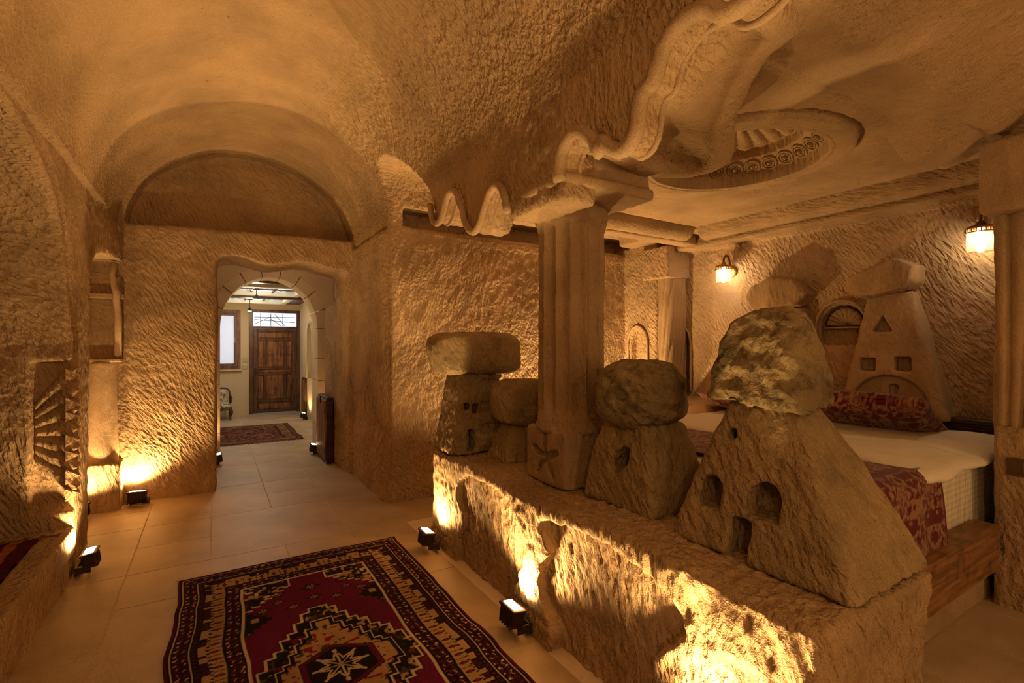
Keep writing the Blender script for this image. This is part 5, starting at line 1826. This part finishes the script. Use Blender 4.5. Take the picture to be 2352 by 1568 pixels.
def rail(xa, xb, za, zb, nme='door_rail', mat=M_door, y=-0.018, c=0.006):
    MB().box((xa, y, za), (xb, 0.005, zb), c).build(nme, mat, lf)
rail(x0, x0 + 0.085, 0.012, 1.83); rail(x1 - 0.085, x1, 0.012, 1.83)
for (za, zb) in ((0.012, 0.075), (0.23, 0.29), (0.835, 0.87), (0.955, 0.99), (1.575, 1.62), (1.77, 1.83)):
    rail(x0 + 0.085, x1 - 0.085, za, zb)
for (za, zb) in ((0.29, 0.835), (0.99, 1.575)):
    for xm in (x0 + 0.225, x1 - 0.225):
        rail(xm - 0.022, xm + 0.022, za, zb)
pnl = []
for (za, zb) in ((0.29, 0.835), (0.99, 1.575)):
    pnl += [(x0 + 0.085, x0 + 0.203, za, zb), (x0 + 0.247, x1 - 0.247, za, zb), (x1 - 0.203, x1 - 0.085, za, zb)]
pnl += [(x0 + 0.085, x1 - 0.085, 0.075, 0.23), (x0 + 0.085, x1 - 0.085, 0.87, 0.955), (x0 + 0.085, x1 - 0.085, 1.62, 1.77)]
for (xa, xb, za, zb) in pnl:
    MB().box((xa + 0.014, -0.012, za + 0.014), (xb - 0.014, 0.004, zb - 0.014), 0.010).build('door_panel', M_door2, lf)
hd = MB().box((x0 + 0.02, -0.028, 0.80), (x0 + 0.055, -0.015, 0.99), 0.003)
hd.tube([(x0 + 0.038, -0.02, 0.90), (x0 + 0.038, -0.055, 0.90), (x0 + 0.11, -0.060, 0.895)], 0.008, 8)
hd.build('door_handle', M_black, lf)
M_sw = simple('switch_brass', (0.50, 0.42, 0.26), 0.4)
for z, lb_ in ((1.16, 'upper cream light switch between window and entrance door'), (1.01, 'lower cream light switch between window and entrance door')):
    e = empty('light_switch', (0.585, RY1 - 0.008, z), 0, lb_, 'switch', 'light switches beside the entrance door')
    MB().box((-0.045, -0.004, -0.045), (0.045, 0.01, 0.045), 0.004).build('cover_plate', M_sw, e)
    MB().box((-0.028, -0.009, -0.028), (0.028, -0.003, 0.028), 0.002).build('rocker', M_sw, e)

# narrow wooden hatch under the niche
e = empty('wall_hatch', (RX1 - 0.02, 11.05, 0.0), 0, 'narrow upright wooden hatch on the right wall of the entrance room', 'hatch')
MB().box((-0.03, -0.19, 0.0), (0.018, 0.19, 0.80), 0.004).build('frame', M_door, e)
MB().box((-0.042, -0.15, 0.05), (-0.028, 0.15, 0.75), 0.006).build('panel', M_oak, e)

# far rug
def far_cols(u, v):
    W, L_ = 2.6, 1.85
    d = np.minimum(np.minimum(u, W - u), np.minimum(v, L_ - v))
    C = np.empty((len(u), 3)); C[:] = (0.11, 0.030, 0.016)
    m = vnoise(np.floor(u / 0.02) * 0.7, np.floor(v / 0.02) * 0.7, 0, 97) > 0.25; C[m] = (0.26, 0.13, 0.06)
    m = vnoise(np.floor(u / 0.03) * 0.8, np.floor(v / 0.03) * 0.8, 0, 98) > 0.4; C[m] = (0.05, 0.022, 0.018)
    C[d < 0.30] = (0.13, 0.05, 0.025); C[(d < 0.28) & (d > 0.26)] = (0.04, 0.015, 0.01); C[(d < 0.12) & (d > 0.10)] = (0.04, 0.015, 0.01)
    m = (d < 0.26) & (d > 0.12) & (vnoise(np.floor(u / 0.03), np.floor(v / 0.03), 0, 99) > 0.1); C[m] = (0.24, 0.13, 0.06)
    C[d < 0.03] = (0.04, 0.012, 0.01)
    return C


frug, FV, fi = rug_mesh('entrance_rug', -1.36, 1.22, 8.35, 10.2, 0.0, 0.02, far_cols, M_rug, 0.02, 0.008)
tag(frug, 'faded brown and red rug on the floor of the entrance room, before the wooden door', 'rug')
fr = MB()
for k in range(0, fi.shape[0], 1):
    p = FV[fi[k, 0]]
    fr.tube([(p[0], p[1] + 0.01, 0.006), (p[0] + RS.uniform(-0.02, 0.02), p[1] - RS.uniform(0.03, 0.06), 0.004)], 0.005, 4)
tag(fr.build('fringe', simple('pale_fringe', (0.45, 0.33, 0.2), 1.0), frug), kind='stuff')

# armchair, half hidden behind the pier
ac = empty('armchair', (0.04, 11.38, 0), 0, 'small carved armchair in pale floral fabric below the window, half hidden by the pier', 'armchair')
fm, fnt, fbs = nm('floral_fabric')
tc_ = N(fnt, 'ShaderNodeTexCoord'); nz_ = N(fnt, 'ShaderNodeTexNoise'); nz_.inputs['Scale'].default_value = 22; nz_.inputs['Detail'].default_value = 2
fnt.links.new(tc_.outputs['Object'], nz_.inputs['Vector'])
fnt.links.new(ramp(fnt, nz_.outputs[0], [(0.42, (0.16, 0.13, 0.08)), (0.5, (0.55, 0.48, 0.33)), (0.62, (0.62, 0.54, 0.38))]), fbs.inputs['Base Color'])
fbs.inputs['Roughness'].default_value = 0.9
MB().box((-0.27, -0.23, 0.21), (0.26, 0.22, 0.33), 0.04).build('seat', fm, ac, smooth=False)
MB().box((-0.25, 0.14, 0.30), (0.22, 0.24, 0.56), 0.03).build('backrest', fm, ac)
m = MB().tube(smooth_poly([(-0.27, 0.24, 0.30), (-0.26, 0.25, 0.56), (0, 0.26, 0.60), (0.23, 0.25, 0.57), (0.26, 0.24, 0.30)], 4), 0.017, 8)
m.build('back_frame', M_door, ac, smooth=True)
for sx in (-1, 1):
    m = MB().tube(smooth_poly([(sx * 0.26, 0.22, 0.45), (sx * 0.27, 0.02, 0.47), (sx * 0.28, -0.16, 0.45), (sx * 0.275, -0.19, 0.40), (sx * 0.26, -0.12, 0.32)], 4), 0.014, 8)
    m.build('armrest', M_door, ac, smooth=True)
    for sy in (-1, 1):
        m = MB().tube(smooth_poly([(sx * 0.24, sy * 0.20, 0.24), (sx * 0.275, sy * 0.225, 0.16), (sx * 0.25, sy * 0.205, 0.06), (sx * 0.265, sy * 0.225, 0.0)], 4), [0.034 - 0.0016 * i for i in range(13)], 8)
        m.build('leg', M_door, ac, smooth=True)
m = MB().tube(smooth_poly([(-0.25, -0.23, 0.225), (0, -0.24, 0.20), (0.25, -0.23, 0.225)], 4), 0.016, 8)
m.build('seat_rail', M_door, ac, smooth=True)
